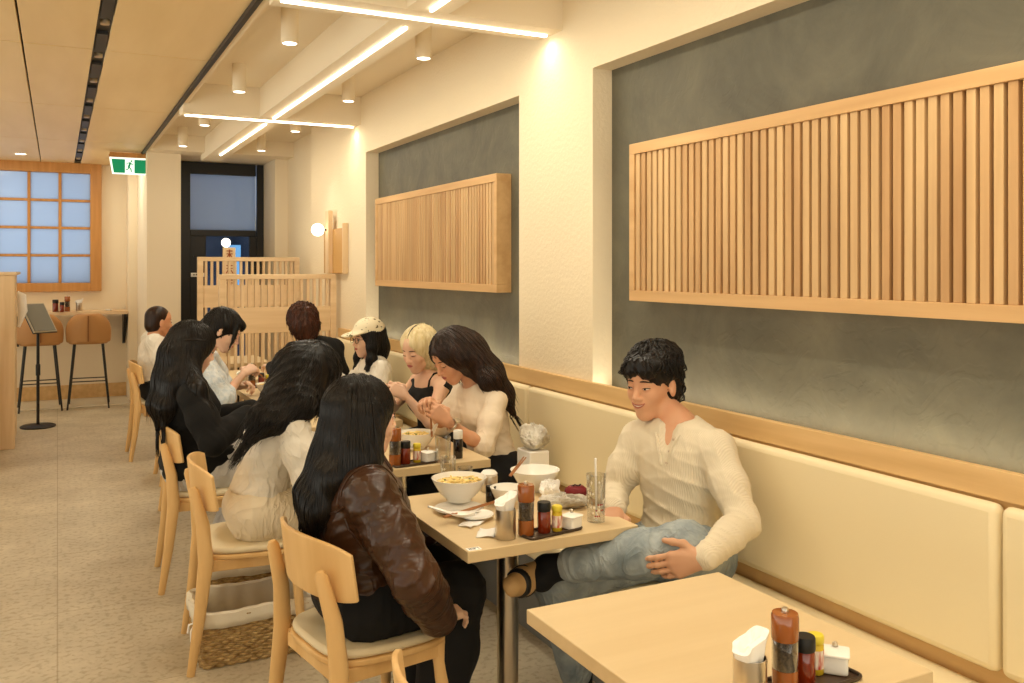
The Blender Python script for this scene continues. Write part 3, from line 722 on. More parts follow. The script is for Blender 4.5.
def napkin_holder(loc, label, s=1.0, rz=0.0):
    t = empty('napkin_holder', label, 'napkin holder', loc, rz, group='steel napkin cups')
    mb = MB()
    mb.lathe([(0.030, 0), (0.031, 0.002), (0.031, 0.088), (0.029, 0.088), (0.029, 0.004), (0, 0.004)], n=40)
    mb.build('steel_cup', STEEL, t)
    # folded tissues fanned in the cup
    rows = []
    for i in range(9):
        zf = i / 8; z = 0.02 + 0.098 * zf; w = 0.0205 + 0.021 * max(0.0, (zf - 0.6) / 0.4) ** 0.8; dpt = 0.017 + 0.004 * zf
        row = []
        for k in range(33):
            a = 2 * math.pi * k / 32; c, s_ = math.cos(a), math.sin(a)
            x = w * abs(c) ** 0.45 * (1 if c > 0 else -1); y = dpt * abs(s_) ** 0.55 * (1 if s_ > 0 else -1)
            row.append((x, y + 0.0022 * math.sin(x * 260 + 1) * zf, z + zf * (0.010 * x / w + 0.004 * math.sin(x * 190))))
        rows.append(row)
    c = rows[-1]; rows.append([(p[0] * 0.8, p[1] * 0.55, p[2] + 0.002) for p in c]); rows.append([(p[0] * 0.55, p[1] * 0.2, p[2] - 0.010) for p in c]); rows.append([(0, 0, 0.108)] * 33)
    MB().grid(rows).build('tissues', PAPER, t)
    t.scale = (s, s, s)
def glass_cup(loc, label, h=0.145, r=0.032, straw=False, pattern=False):
    t = empty('drinking_glass', label, 'glass', loc, group='clear drinking glasses')
    MB().lathe([(0, 0.0), (r * 0.9, 0), (r, h), (r - 0.002, h), (r * 0.9 - 0.002, 0.007), (0, 0.007)], n=32).build('glass', GLASS, t)
    if pattern:
        mb = MB(); rnd = random.Random(3)
        for k in range(40):
            a = rnd.random() * 6.28; z = 0.012 + rnd.random() * h * 0.85; rr = r * (0.9 + 0.1 * z / h) + 0.0004
            da = 0.1; dz = 0.004 + 0.004 * rnd.random()
            mb.add([(rr * math.cos(a - da), rr * math.sin(a - da), z), (rr * math.cos(a), rr * math.sin(a), z - dz), (rr * math.cos(a + da), rr * math.sin(a + da), z), (rr * math.cos(a), rr * math.sin(a), z + dz)], [(0, 1, 2, 3)])
        mb.build('frosted_print', mat('white print', srgb(238, 232, 220), 0.7), t, smooth=False)
        mb = MB()
        for k in range(9):
            a = -2.2 + 0.22 * (k % 5) + 0.1 * (k // 5); z = 0.022 + 0.018 * (k // 3); rr = r * (0.9 + 0.1 * z / h) + 0.0006
            mb.add([(rr * math.cos(a + 0.09 * math.cos(q)), rr * math.sin(a + 0.09 * math.cos(q)), z + 0.0032 * math.sin(q)) for q in [i * math.pi / 4 for i in range(8)]], [tuple(range(8))])
        mb.build('red_print', mat('red print', srgb(150, 50, 36), 0.7), t, smooth=False)
    if straw: MB().tube([(0.004, 0.004, 0.012), (-0.002, 0.0, 0.20)], 0.0035, 8).build('straw', PAPER, t)
    return t
def ramen_bowl(loc, label, R=0.094, H=0.078, food=True, group='white ramen bowls', seed=1):
    t = empty('ramen_bowl', label, 'bowl', loc, group=group)
    k = R / 0.094
    MB().lathe([(0, 0.004), (0.034 * k, 0.003), (0.036 * k, 0), (0.042 * k, 0), (0.044 * k, 0.008), (0.066 * k, H * 0.36), (0.084 * k, H * 0.74), (R, H), (R - 0.004, H), (0.079 * k, H * 0.72), (0.06 * k, H * 0.38), (0.03, 0.012), (0, 0.012)], n=48).build('bowl', CHINA, t)
    if food:
        MB().lathe([(0.083 * k, H * 0.80), (0.0, H * 0.81)], n=32).build('broth', mat('creamy broth', srgb(222, 200, 150), 0.15, noise=(30, srgb(206, 178, 116), (1, 1, 1), 3)), t)
        rnd = random.Random(seed); mb = MB()
        for i in range(26):
            a = rnd.random() * 6.28; rr = 0.05 * k * math.sqrt(rnd.random()); x, y = rr * math.cos(a), rr * math.sin(a); hd = rnd.random() * 6.28; pts = []
            for q in range(9):
                pts.append((x, y, H * 0.82 + 0.005 * math.sin(q * 0.8 + i)))
                hd += rnd.uniform(-0.6, 0.6); x += 0.011 * math.cos(hd); y += 0.011 * math.sin(hd)
                if math.hypot(x, y) > 0.074 * k: hd += 2.2; x *= 0.93; y *= 0.93
            mb.tube(pts, 0.0026, 6)
        mb.build('noodles', mat('noodles', srgb(240, 216, 140), 0.4), t)
        mb = MB()
        for i in range(5):
            a = rnd.random() * 6.28; rr = 0.06 * k * math.sqrt(rnd.random())
            mb.lathe([(0.004, 0), (0.004, 0.003), (0, 0.003)], (rr * math.cos(a), rr * math.sin(a), H * 0.85), 8)
        mb.build('spring_onion', mat('spring onion', srgb(96, 120, 44), 0.5), t)
    return t
def saucer(loc, R, label):
    o = MB().lathe([(0, 0.004), (R * 0.5, 0.003), (R * 0.52, 0), (R * 0.62, 0), (R * 0.65, 0.004), (R, 0.014), (R * 0.985, 0.017), (R * 0.62, 0.008), (0, 0.007)], n=40).build('plate', CHINA, loc=loc)
    return tag(o, label, 'plate')
CHOP = mat('chopstick wood', srgb(160, 108, 66), 0.5)
def stick_pair(a, b, label, spread=0.006, tip=0.0022, m=CHOP):
    a, b = Vector(a), Vector(b); n = (b - a).cross(Vector((0, 0, 1))).normalized() * spread
    t = empty('chopsticks', label, 'chopsticks', tuple(a))
    for s in (-1, 1):
        MB().tube([tuple(n * s * 0.5), tuple(b - a + n * s)], [0.0038, tip], 8).build('chopstick', m, t)
    return t
def soup_spoon(loc, rz, label, tilt=0.0):
    t = empty('soup_spoon', label, 'spoon', loc, rz); t.rotation_euler = (0, tilt, rz)
    prof = [(0.0, 0.020, 0.0), (0.02, 0.024, -0.004), (0.045, 0.02, -0.002), (0.062, 0.010, 0.004), (0.085, 0.0075, 0.012), (0.12, 0.0085, 0.022), (0.135, 0.004, 0.026)]
    prof = [(-0.018, 0.008, 0.003)] + prof
    rows = []
    for x, w, z in prof: rows.append([(x, w * s, z + 0.012 * s * s * (1 if x < 0.06 else 0.35)) for s in [k / 4 - 1 for k in range(9)]])
    MB().grid(rows).build('bowl_and_handle', CHINA, t, solid=0.003, subsurf=2)
    return t
def napkin(loc, w, d, rz, label):
    rows = [[(w * (i / 6 - 0.5), d * (k / 6 - 0.5), 0.004 + 0.003 * math.sin(i * 1.3 + k * 0.8)) for k in range(7)] for i in range(7)]
    o = MB().grid(rows).build('paper_napkin', PAPER, solid=0.0025, loc=loc); o.rotation_euler = (0, 0, rz)
    return tag(o, label, 'napkin', 'loose paper napkins')

def cond_set(mill, sauce, spice, box, tr, names, holder=None):
    pepper_mill(mill, 'amber pepper mill ' + names)
    sauce_bottle(sauce, 'red-brown sauce bottle with black cap ' + names)
    spice_jar(spice, 'small yellow-lidded spice jar ' + names)
    sugar_box(box, 'square white lidded pot ' + names)
    tray(tr[0], tr[1], tr[2], tr[3], 'low dark tray of condiments ' + names)
    if holder: napkin_holder(holder, 'steel napkin cup stuffed with white tissues ' + names)

T = TZ + 0.0005; TT = TZ + 0.0045
def p(u, v, z=TZ): x, y, _ = onz(u, v, z); return (x, y, T if z == TZ else z)
def q(u, v): x, y, _ = onz(u, v, TT); return (x, y, TT)
# table in the middle
x, y, _ = onz(549, 533, TZ)
cond_set(q(526, 534), q(544, 532), q(557, 530.5), q(571.5, 527.5), ((x + 0.008, y + 0.004, T), 0.20, 0.075, 0.16), 'on the middle table')
napkin_holder(p(505.5, 538), 'steel napkin cup stuffed with white tissues at the near edge of the middle table', rz=0.5)
saucer(p(459, 512), 0.082, 'white plate under the noodle bowl on the middle table')
ramen_bowl((onz(459, 505, TZ)[0], onz(459, 505, TZ)[1], T + 0.016), 'white bowl of noodles in front of the woman in brown leather', seed=2)
saucer(p(476, 519), 0.058, 'small white plate holding a spoon, beside the noodle bowl')
sx0, sy0, _ = onz(470, 516, T + 0.022)
soup_spoon((sx0, sy0, T + 0.022), 2.6, 'white china spoon lying across the small plate', 0.0)
stick_pair(onz(444, 517, T + 0.026), onz(497, 501, T + 0.022), 'brown chopsticks laid over the small plate on the middle table')
napkin(p(471, 525), 0.07, 0.05, 0.5, 'crumpled paper napkin in front of the small plate')
napkin(p(487, 534), 0.085, 0.055, 1.0, 'folded paper napkin beside the steel napkin cup')
ramen_bowl(p(507, 505), 'small plain white bowl behind the napkin cup', R=0.058, H=0.062, food=False, group='smaller white bowls')
bx, by, _ = onz(535, 490, TZ)
ramen_bowl((bx, by, T), 'large white bowl at the far side of the middle table', R=0.090, H=0.075, food=False)
stick_pair(at(510, 476, 3.10), at(525, 457, 3.14), 'chopsticks resting on the rim of the large far bowl')
glass_cup(p(596, 521), 'tall glass with straw and red print beside the man', h=0.15, r=0.031, straw=True, pattern=True)
glass_cup(p(448, 488), 'tall patterned glass at the far corner behind the noodle bowl', h=0.115, r=0.029, pattern=True)
glass_cup(p(465, 486), 'short plain glass behind the noodle bowl', h=0.07, r=0.028)
gx, gy, _ = onz(489, 491, TZ)
t = empty('condiment_jar', 'steel-banded jar with white lid behind the small bowl', 'jar', (gx, gy, T))
MB().lathe([(0.03, 0), (0.031, 0.003), (0.031, 0.055), (0.028, 0.06)], n=28).build('body', STEEL, t)
MB().lathe([(0.030, 0.056), (0.031, 0.064), (0.022, 0.074), (0.008, 0.077), (0, 0.077)], n=28).build('lid', CHINA, t)
sauce_bottle(p(491, 502), 'dark soy bottle beside the small white bowl', liquid=SOY, s=0.9, h=0.062)
# red coin purse and plastic wrapped parcel
rx, ry, _ = onz(576, 497, TZ)
t = empty('coin_purse', 'dark red rounded purse lying at the back edge of the middle table', 'purse', (rx, ry, T))
t.scale = (1.3, 0.85, 0.82); t.rotation_euler = (0, 0, -0.4)
RED = mat('red leather', srgb(120, 30, 38), 0.45, bump=(90, 0.3, (1, 1, 1)))
MB().lathe([(0.0, 0.0), (0.024, 0.002), (0.032, 0.016), (0.031, 0.034), (0.020, 0.048), (0.006, 0.050), (0, 0.047)], n=24).build('body', RED, t)
MB().tube([(-0.014, -0.008, 0.046), (-0.004, -0.012, 0.056), (0.006, -0.010, 0.048), (0.012, -0.006, 0.056)], 0.003, 6).build('clasp', BLACK, t)
PLAS = mat('clear plastic wrap', srgb(214, 210, 200), 0.18, spec=0.8, noise=(14, srgb(150, 140, 122), (1, 1, 1), 4), bump=(26, 0.9, (1, 1, 1)))
rnd = random.Random(11)
def crumple(name, loc, sx, sy, sz, m, seed, n=40):
    rnd = random.Random(seed); ph = [rnd.random() * 6.28 for _ in range(6)]; rows = []
    for i in range(n // 2 + 1):
        th = math.pi * i / (n // 2); row = []
        for k in range(n + 1):
            a = 2 * math.pi * k / n
            f = 1 + 0.16 * math.sin(3 * a + ph[0] + 2 * th) + 0.12 * math.sin(5 * a + ph[1]) * math.sin(3 * th + ph[2]) + 0.06 * math.sin(9 * a + ph[3] + 4 * th)
            f *= 1 + 0.09 * (abs(math.sin(7 * a + ph[4] + 5 * th)) - 0.5) + 0.07 * (abs(math.sin(11 * th + ph[5] + 4 * a)) - 0.5) + rnd.uniform(-0.025, 0.025)
            row.append((sx * f * math.sin(th) * math.cos(a), sy * f * math.sin(th) * math.sin(a), sz * (1 - math.cos(th)) / 2 * f))
        rows.append(row)
    return MB().grid(rows).build(name, m, loc=loc, angle=25)
cx_, cy_, _ = onz(566, 508, TZ)
o = crumple('plastic_wrap', (cx_, cy_, T), 0.075, 0.03, 0.04, PLAS, 4); o.rotation_euler = (0, 0, -0.5); tag(o, 'crumpled clear plastic wrapper behind the condiment tray', 'wrapper')
cx_, cy_, _ = onz(556, 499, TZ)
o = crumple('tissue', (cx_ - 0.005, cy_ + 0.03, T), 0.035, 0.03, 0.05, PAPER, 9); tag(o, 'crumpled white tissue beside the large far bowl', 'tissue')
# sticker with a table number at the corner of the middle table
sx1, sy1, _ = onz(477, 548, TZ)
stx = MB().box(-0.021, 0.021, -0.012, 0.012, 0, 0.0012).build('table_number_sticker', PAPER, loc=(1.066, 2.345, TZ), smooth=False)
tag(stx, 'white table number sticker at the near corner of the middle table', 'sticker')
def digit(mb, ox, segs, w=0.0072, h=0.013):
    P = {'a': ((0, h), (w, h)), 'b': ((w, h), (w, h / 2)), 'c': ((w, h / 2), (w, 0)), 'd': ((0, 0), (w, 0)), 'e': ((0, 0), (0, h / 2)), 'f': ((0, h / 2), (0, h)), 'g': ((0, h / 2), (w, h / 2))}
    for s in segs:
        (x0, y0), (x1, y1) = P[s]; r = 0.0011
        mb.box(ox + min(x0, x1) - r, ox + max(x0, x1) + r, min(y0, y1) - 0.0065 - r, max(y0, y1) - 0.0065 + r, 0.0012, 0.0016)
mb = MB(); digit(mb, -0.0145, 'abged'); digit(mb, -0.0035, 'abgcd'); digit(mb, 0.0075, 'abc')
mb.build('printed_number', BLACK, stx, smooth=False)

# near table
def pn(u, v): return p(u, v)
hx, hy, _ = at(750, 650, 1.70)
x0, y0, _ = at(784, 655, 1.715)
def near(u, d, z): 
    a = at(u, 600, d); return (a[0], a[1], z)
pepper_mill(near(785, 1.70, TT), 'large amber pepper mill on the nearest table')
sauce_bottle(near(804.5, 1.735, TT), 'red sauce bottle with black cap on the nearest table')
spice_jar(near(815.5, 1.78, TT), 'small yellow spice jar on the nearest table')
sugar_box(near(835, 1.79, TT), 'square white lidded pot on the nearest table', rz=0.75)
nt_ = near(813, 1.75, T); tray((nt_[0], nt_[1], T), 0.19, 0.085, 0.05, 'low dark tray of condiments on the nearest table')
napkin_holder(near(750, 1.66, T), 'steel napkin cup stuffed with white tissues on the nearest table', rz=0.3)

# third table from the viewer
cond_set(q(395, 465), q(405.5, 463.5), q(417, 462), q(428, 461), ((onz(413, 464, TZ)[0], onz(413, 464, TZ)[1] + 0.0, T), 0.19, 0.075, 0.1), 'on the table behind the brown-jacketed woman')
sauce_bottle(p(458, 458), 'black soy bottle with white cap beside the tumbler', liquid=SOY, capm=CHINA, h=0.118, grp='soy bottles')
glass_cup(p(443, 462), 'ribbed tumbler beside the soy bottle', h=0.105, r=0.033)
ramen_bowl(p(417, 448), 'bowl of noodles the woman in the cream top is eating from', R=0.085, H=0.072, seed=8)
saucer(p(408, 450), 0.060, 'small white plate beside the amber pepper mill on the third table')
# fourth and fifth tables
ramen_bowl((1.18, 4.84, T), 'white bowl in front of the black-sweatered woman', R=0.08, H=0.065, seed=12)
ramen_bowl((1.20, 5.78, T), 'white bowl the woman in light blue eats from', R=0.085, H=0.07, seed=13)
cond_set((1.165, 6.16, TT), (1.225, 6.15, TT), (1.27, 6.15, TT), (1.325, 6.15, TT), ((1.245, 6.155, T), 0.22, 0.08, 0.0), 'on the table of the woman in light blue')
napkin_holder((1.10, 6.13, T), 'steel napkin cup with tissues on the table of the woman in light blue')
glass_cup((1.40, 6.15, T), 'tall glass with slanted straw on the light-blue woman\'s table', h=0.13, straw=True)
glass_cup((1.49, 6.12, T), 'tall glass by the wall side of the light-blue woman\'s table', h=0.12)
cond_set((1.40, 5.02, TT), (1.45, 5.02, TT), (1.50, 5.02, TT), (1.55, 5.02, TT), ((1.48, 5.02, T), 0.22, 0.08, 0.0), 'on the blonde woman\'s table')
ramen_bowl((1.45, 4.72, T), 'white bowl of noodles before the blonde woman', R=0.085, H=0.07, seed=15)
# jars on the window counter
JC = 1.0455
cj = (0.20, 11.34)
sauce_bottle((-0.02, 11.30, JC), 'dark red bottle at the left end of the window counter jars', s=1.5, grp='counter jars')
pepper_mill((0.10, 11.34, JC), 'amber pepper mill on the window counter', s=1.15)
sauce_bottle((0.045, 11.25, JC), 'brown bottle in front of the counter pepper mill', s=1.2, grp='counter jars')
napkin_holder((0.22, 11.34, JC), 'steel napkin cup on the window counter', s=1.1)
sugar_box((-0.18, 11.30, JC), 'small white pot on the window counter')
saucer((0.53, 11.34, JC), 0.04, 'tiny white dish on the window counter')
# things on the bench
wx, wy = 1.93, 3.60
t = empty('paper_bag', 'white paper bag with a plastic bundle on top behind the cream-topped woman', 'bag', (1.95, 3.62, 0.479))
MB().box(-0.05, 0.05, -0.055, 0.075, 0, 0.235).build('bag_body', PAPER, t, bevel=0.006)
b_ = crumple('plastic_bundle', (0, 0.01, 0.232), 0.055, 0.078, 0.10, mat('clouded plastic', srgb(236, 232, 222), 0.3, noise=(16, srgb(176, 166, 148), (1, 1, 1), 5), bump=(30, 0.9, (1, 1, 1))), 21); b_.parent = t

# ================================================================== people: signed distance modelling
def V3(*a): return np.array(a, dtype=np.float64)
def unit(v): v = np.asarray(v, float); return v / (np.linalg.norm(v) + 1e-12)

class SDF:
    """smooth union / subtraction of tapered capsules, ellipsoids and half spaces"""
    def __init__(s): s.ops = []; s.noise = []
    def cap(s, a, b, r1, r2, k=0.02, op='u'): s.ops.append(('c', np.array(a, float), np.array(b, float), r1, r2, k, op)); return s
    def chain(s, pts, rs, k=0.02, op='u'):
        for i in range(len(pts) - 1): s.cap(pts[i], pts[i + 1], rs[i], rs[i + 1], k, op)
        return s
    def ell(s, c, r, R=None, k=0.02, op='u'): s.ops.append(('e', np.array(c, float), np.array(r, float), np.eye(3) if R is None else R, None, k, op)); return s
    def box(s, c, h, R=None, rd=0.01, k=0.02, op='u'): s.ops.append(('b', np.array(c, float), np.array(h, float), np.eye(3) if R is None else R, rd, k, op)); return s
    def cut(s, p, n, k=0.006):
        """remove everything on the side n points to"""
        s.ops.append(('p', np.array(p, float), unit(n), None, None, k, 's')); return s
    def ev(s, P):
        D = np.full(P.shape[:-1], 0.25)
        for o in s.ops:
            d = s.prim(o, P); D = s.comb(D, d, o[5], o[6])
        for f in s.noise: D = D + f(P)
        return D
    @staticmethod
    def comb(D, d, k, op):
        if op == 'u':
            h = np.maximum(k - np.abs(D - d), 0) / k
            return np.minimum(D, d) - h * h * k * 0.25
        h = np.maximum(k - np.abs(D + d), 0) / k          # subtract
        return np.maximum(D, -d) + h * h * k * 0.25
    @staticmethod
    def prim(o, P):
        if o[0] == 'c':
            _, a, b, r1, r2, k, op = o
            ba = b - a; l2 = ba @ ba + 1e-12; pa = P - a
            t = np.clip((pa @ ba) / l2, 0, 1)
            return np.linalg.norm(pa - t[..., None] * ba, axis=-1) - (r1 + (r2 - r1) * t)
        if o[0] == 'e':
            _, c, r, R, _, k, op = o
            q = (P - c) @ R
            k0 = np.linalg.norm(q / r, axis=-1); k1 = np.linalg.norm(q / (r * r), axis=-1) + 1e-9
            return k0 * (k0 - 1.0) / k1
        if o[0] == 'b':
            _, c, h, R, rd, k, op = o
            q = np.abs((P - c) @ R) - (h - rd)
            return np.linalg.norm(np.maximum(q, 0), axis=-1) + np.minimum(q.max(-1), 0) - rd
        _, p0, n = o[0], o[1], o[2]
        return -((P - p0) @ n)
    def bounds(s, o, m):
        if o[0] == 'c': r = max(o[3], o[4]) + m; return np.minimum(o[1], o[2]) - r, np.maximum(o[1], o[2]) + r
        if o[0] in 'eb': r = np.abs(o[3]) @ o[2] + m; return o[1] - r, o[1] + r
        return None
    def mesh(s, h, lo=None, hi=None, hole=None):
        """surface nets; lo/hi limit the region, hole=(lo, hi) leaves one out"""
        bs = [s.bounds(o, 0.01) for o in s.ops if o[6] == 'u' and o[0] != 'p']
        glo = np.min([b[0] for b in bs], 0) - 2 * h; ghi = np.max([b[1] for b in bs], 0) + 2 * h
        if lo is not None: glo = np.maximum(glo, lo); ghi = np.minimum(ghi, hi)
        n = np.ceil((ghi - glo) / h).astype(int) + 1
        ax = [glo[i] + h * np.arange(n[i]) for i in range(3)]
        D = np.full(tuple(n), 0.25)
        for o in s.ops:
            b = s.bounds(o, o[5] + 3 * h) if o[0] != 'p' else None
            if b is None: sl = (slice(None),) * 3
            else:
                i0 = np.clip(np.floor((b[0] - glo) / h).astype(int), 0, n); i1 = np.clip(np.ceil((b[1] - glo) / h).astype(int) + 1, 0, n)
                if (i1 <= i0).any(): continue
                sl = tuple(slice(i0[i], i1[i]) for i in range(3))
            G = np.stack(np.meshgrid(ax[0][sl[0]], ax[1][sl[1]], ax[2][sl[2]], indexing='ij'), -1)
            D[sl] = s.comb(D[sl], s.prim(o, G), o[5], o[6])
        near = np.abs(D) < 0.03
        if s.noise:
            idx = np.argwhere(near); P = glo + idx * h
            add = np.zeros(len(idx))
            for f in s.noise: add += f(P)
            D[near] += add
        ins = D < 0
        c = [ins[i:n[0] - 1 + i, j:n[1] - 1 + j, k:n[2] - 1 + k] for i in (0, 1) for j in (0, 1) for k in (0, 1)]
        tot = sum(x.astype(np.int8) for x in c)
        act = (tot > 0) & (tot < 8)
        if hole is not None:
            a0 = ((hole[0] - glo) / h); a1 = ((hole[1] - glo) / h)
            i0 = np.clip(np.ceil(a0).astype(int) + 1, 0, n - 1); i1 = np.clip(np.floor(a1).astype(int) - 1, 0, n - 1)
            act[i0[0]:i1[0], i0[1]:i1[1], i0[2]:i1[2]] = False
        cells = np.argwhere(act); ids = np.full(act.shape, -1, np.int64); ids[act] = np.arange(len(cells))
        S = np.zeros((len(cells), 3)); C = np.zeros(len(cells))
        cr = [(i, j, k) for i in (0, 1) for j in (0, 1) for k in (0, 1)]
        vals = {q: D[cells[:, 0] + q[0], cells[:, 1] + q[1], cells[:, 2] + q[2]] for q in cr}
        for q in cr:
            for a in range(3):
                if q[a] == 0:
                    q2 = tuple(q[i] + (1 if i == a else 0) for i in range(3))
                    v0, v1 = vals[q], vals[q2]; m = (v0 < 0) != (v1 < 0)
                    t = np.where(m, v0 / np.where(np.abs(v0 - v1) < 1e-12, 1e-12, v0 - v1), 0)
                    pt = np.tile(np.array(q, float), (len(cells), 1)); pt[:, a] += t
                    S[m] += pt[m]; C[m] += 1
        verts = glo + (cells + S / np.maximum(C, 1)[:, None]) * h
        quads = []
        for a in range(3):
            b_, c_ = (a + 1) % 3, (a + 2) % 3
            sl0 = [slice(None)] * 3; sl1 = [slice(None)] * 3; sl0[a] = slice(0, -1); sl1[a] = slice(1, None)
            e0 = ins[tuple(sl0)]; e1 = ins[tuple(sl1)]
            ed = np.argwhere(e0 != e1)
            ok = (ed[:, b_] > 0) & (ed[:, c_] > 0) & (ed[:, b_] < n[b_] - 1) & (ed[:, c_] < n[c_] - 1)
            ed = ed[ok]
            if len(ed) == 0: continue
            fl = e0[ed[:, 0], ed[:, 1], ed[:, 2]]
            def cid(db, dc):
                e = ed.copy(); e[:, b_] -= db; e[:, c_] -= dc
                return ids[e[:, 0], e[:, 1], e[:, 2]]
            qd = np.stack([cid(1, 1), cid(0, 1), cid(0, 0), cid(1, 0)], 1)
            qd[~fl] = qd[~fl][:, ::-1]
            quads.append(qd)
        F = np.concatenate(quads); F = F[(F >= 0).all(1)]
        return verts, F

def np_mesh(name, parts, m, parent=None, smooth=True):
    vs, fs, off = [], [], 0
    for v, f in parts: vs.append(v); fs.append(f + off); off += len(v)
    v = np.concatenate(vs); f = np.concatenate(fs)
    me = bpy.data.meshes.new(name)
    me.vertices.add(len(v)); me.vertices.foreach_set('co', v.astype(np.float32).ravel())
    me.loops.add(f.size); me.loops.foreach_set('vertex_index', f.astype(np.int32).ravel())
    me.polygons.add(len(f)); me.polygons.foreach_set('loop_start', np.arange(0, f.size, f.shape[1], dtype=np.int32))
    me.polygons.foreach_set('loop_total', np.full(len(f), f.shape[1], np.int32))
    me.update(calc_edges=True)
    me.polygons.foreach_set('use_smooth', np.ones(len(f), bool))
    me.materials.append(m)
    o = bpy.data.objects.new(name, me); link(o, parent)
    return o

def wrinkle(dirn, freq, amp, warp=1.6, seed=0, mask=None):
    r = np.random.RandomState(seed); d = unit(dirn); A = r.randn(4, 3) * 5.5; ph = r.rand(5) * 6.28
    def f(P):
        w = sum(np.sin(P @ A[i] + ph[i]) for i in range(4)) * 0.5
        s = np.sin(P @ d * freq + warp * w + ph[4])
        v = -amp * ((1 - np.abs(s)) ** 2.2 - 0.22) * (0.45 + 0.55 * np.sin(P @ A[0] * 1.3 + ph[1]) ** 2)
        if mask is not None: v = v * mask(P)
        return v
    return f
def near_mask(c, r):
    c = np.array(c, float)
    return lambda P: np.exp(-((P - c) ** 2).sum(-1) / (r * r))

def frame(fwd, up=(0, 0, 1)):
    """columns: forward, left, up"""
    f = unit(fwd); u = np.array(up, float); l = unit(np.cross(u, f)); u = np.cross(f, l)
    return np.stack([f, l, u], 1)
def rot_axis(ax, ang):
    ax = unit(ax); K = np.array([[0, -ax[2], ax[1]], [ax[2], 0, -ax[0]], [-ax[1], ax[0], 0]])
    return np.eye(3) + math.sin(ang) * K + (1 - math.cos(ang)) * K @ K

# ------------------------------------------------------------------ head
def head_sdf(S, H, R, sc_=1.0, male=False, neck_from=None, nr=0.05):
    """H head centre, R columns forward/left/up"""
    def W(x, y, z): return H + R @ (np.array([x, y, z]) * sc_)
    e = lambda c, r, k=0.02, op='u': S.ell(W(*c), np.array(r) * sc_, R, k, op)
    e((-0.018, 0, 0.030), (0.094, 0.077, 0.084), 0.03)
    e((0.030, 0, -0.020), (0.058, 0.060, 0.082), 0.035)
    e((0.028, 0, 0.045), (0.060, 0.062, 0.055), 0.03)
    jw = 0.047 if male else 0.042
    for s in (-1, 1):
        S.cap(W(-0.005, s * jw, -0.055), W(0.058, s * 0.014, -0.098), 0.017 * sc_, 0.014 * sc_, 0.03)
        e((0.058, s * 0.034, -0.028), (0.026, 0.024, 0.026), 0.02)
        e((-0.008, s * 0.078, -0.012), (0.017, 0.010, 0.032), 0.006)
        e((0.010, s * 0.083, -0.008), (0.010, 0.006, 0.016), 0.006, 's')
    S.cap(W(0.064, 0, -0.096), W(0.068, 0, -0.090), 0.016 * sc_, 0.014 * sc_, 0.025)
    # nose, brow, mouth mass, sockets
    for s in (-1, 1): e((0.094, s * 0.031, 0.006), (0.016, 0.019, 0.012), 0.014, 's')
    S.cap(W(0.084, 0, 0.012), W(0.107, 0, -0.028), 0.0085 * sc_, 0.0100 * sc_, 0.012)
    for s in (-1, 1): e((0.097, s * 0.0115, -0.033), (0.010, 0.008, 0.007), 0.007)
    e((0.070, 0, -0.058), (0.026, 0.030, 0.024), 0.022)
    S.cap(W(0.086, -0.014, -0.053), W(0.086, 0.014, -0.053), 0.0075 * sc_, 0.0075 * sc_, 0.010)
    S.cap(W(0.084, -0.012, -0.066), W(0.084, 0.012, -0.066), 0.0085 * sc_, 0.0085 * sc_, 0.010)
    S.cap(W(0.098, -0.016, -0.060), W(0.098, 0.016, -0.060), 0.0028 * sc_, 0.0028 * sc_, 0.006, 's')
    for s in (-1, 1): e((0.080, s * 0.030, 0.002), (0.012, 0.014, 0.010), 0.008)
    if neck_from is not None:
        S.cap(neck_from, W(-0.026, 0, -0.070), nr * 1.10, nr * 0.96, 0.016)
    return W

def proj(S, W, y, z, off=0.0012, sc_=1.0):
    """point of the face surface at head coordinates (y, z)"""
    xs = np.linspace(0.125, 0.03, 96); P = np.array([W(x, y, z) for x in xs]); d = S.ev(P)
    i = int(np.argmax(d < 0)) if (d < 0).any() else 60
    i = max(i, 1); t = d[i - 1] / (d[i - 1] - d[i] + 1e-9); x = xs[i - 1] + (xs[i] - xs[i - 1]) * t
    return W(x + off, y, z)

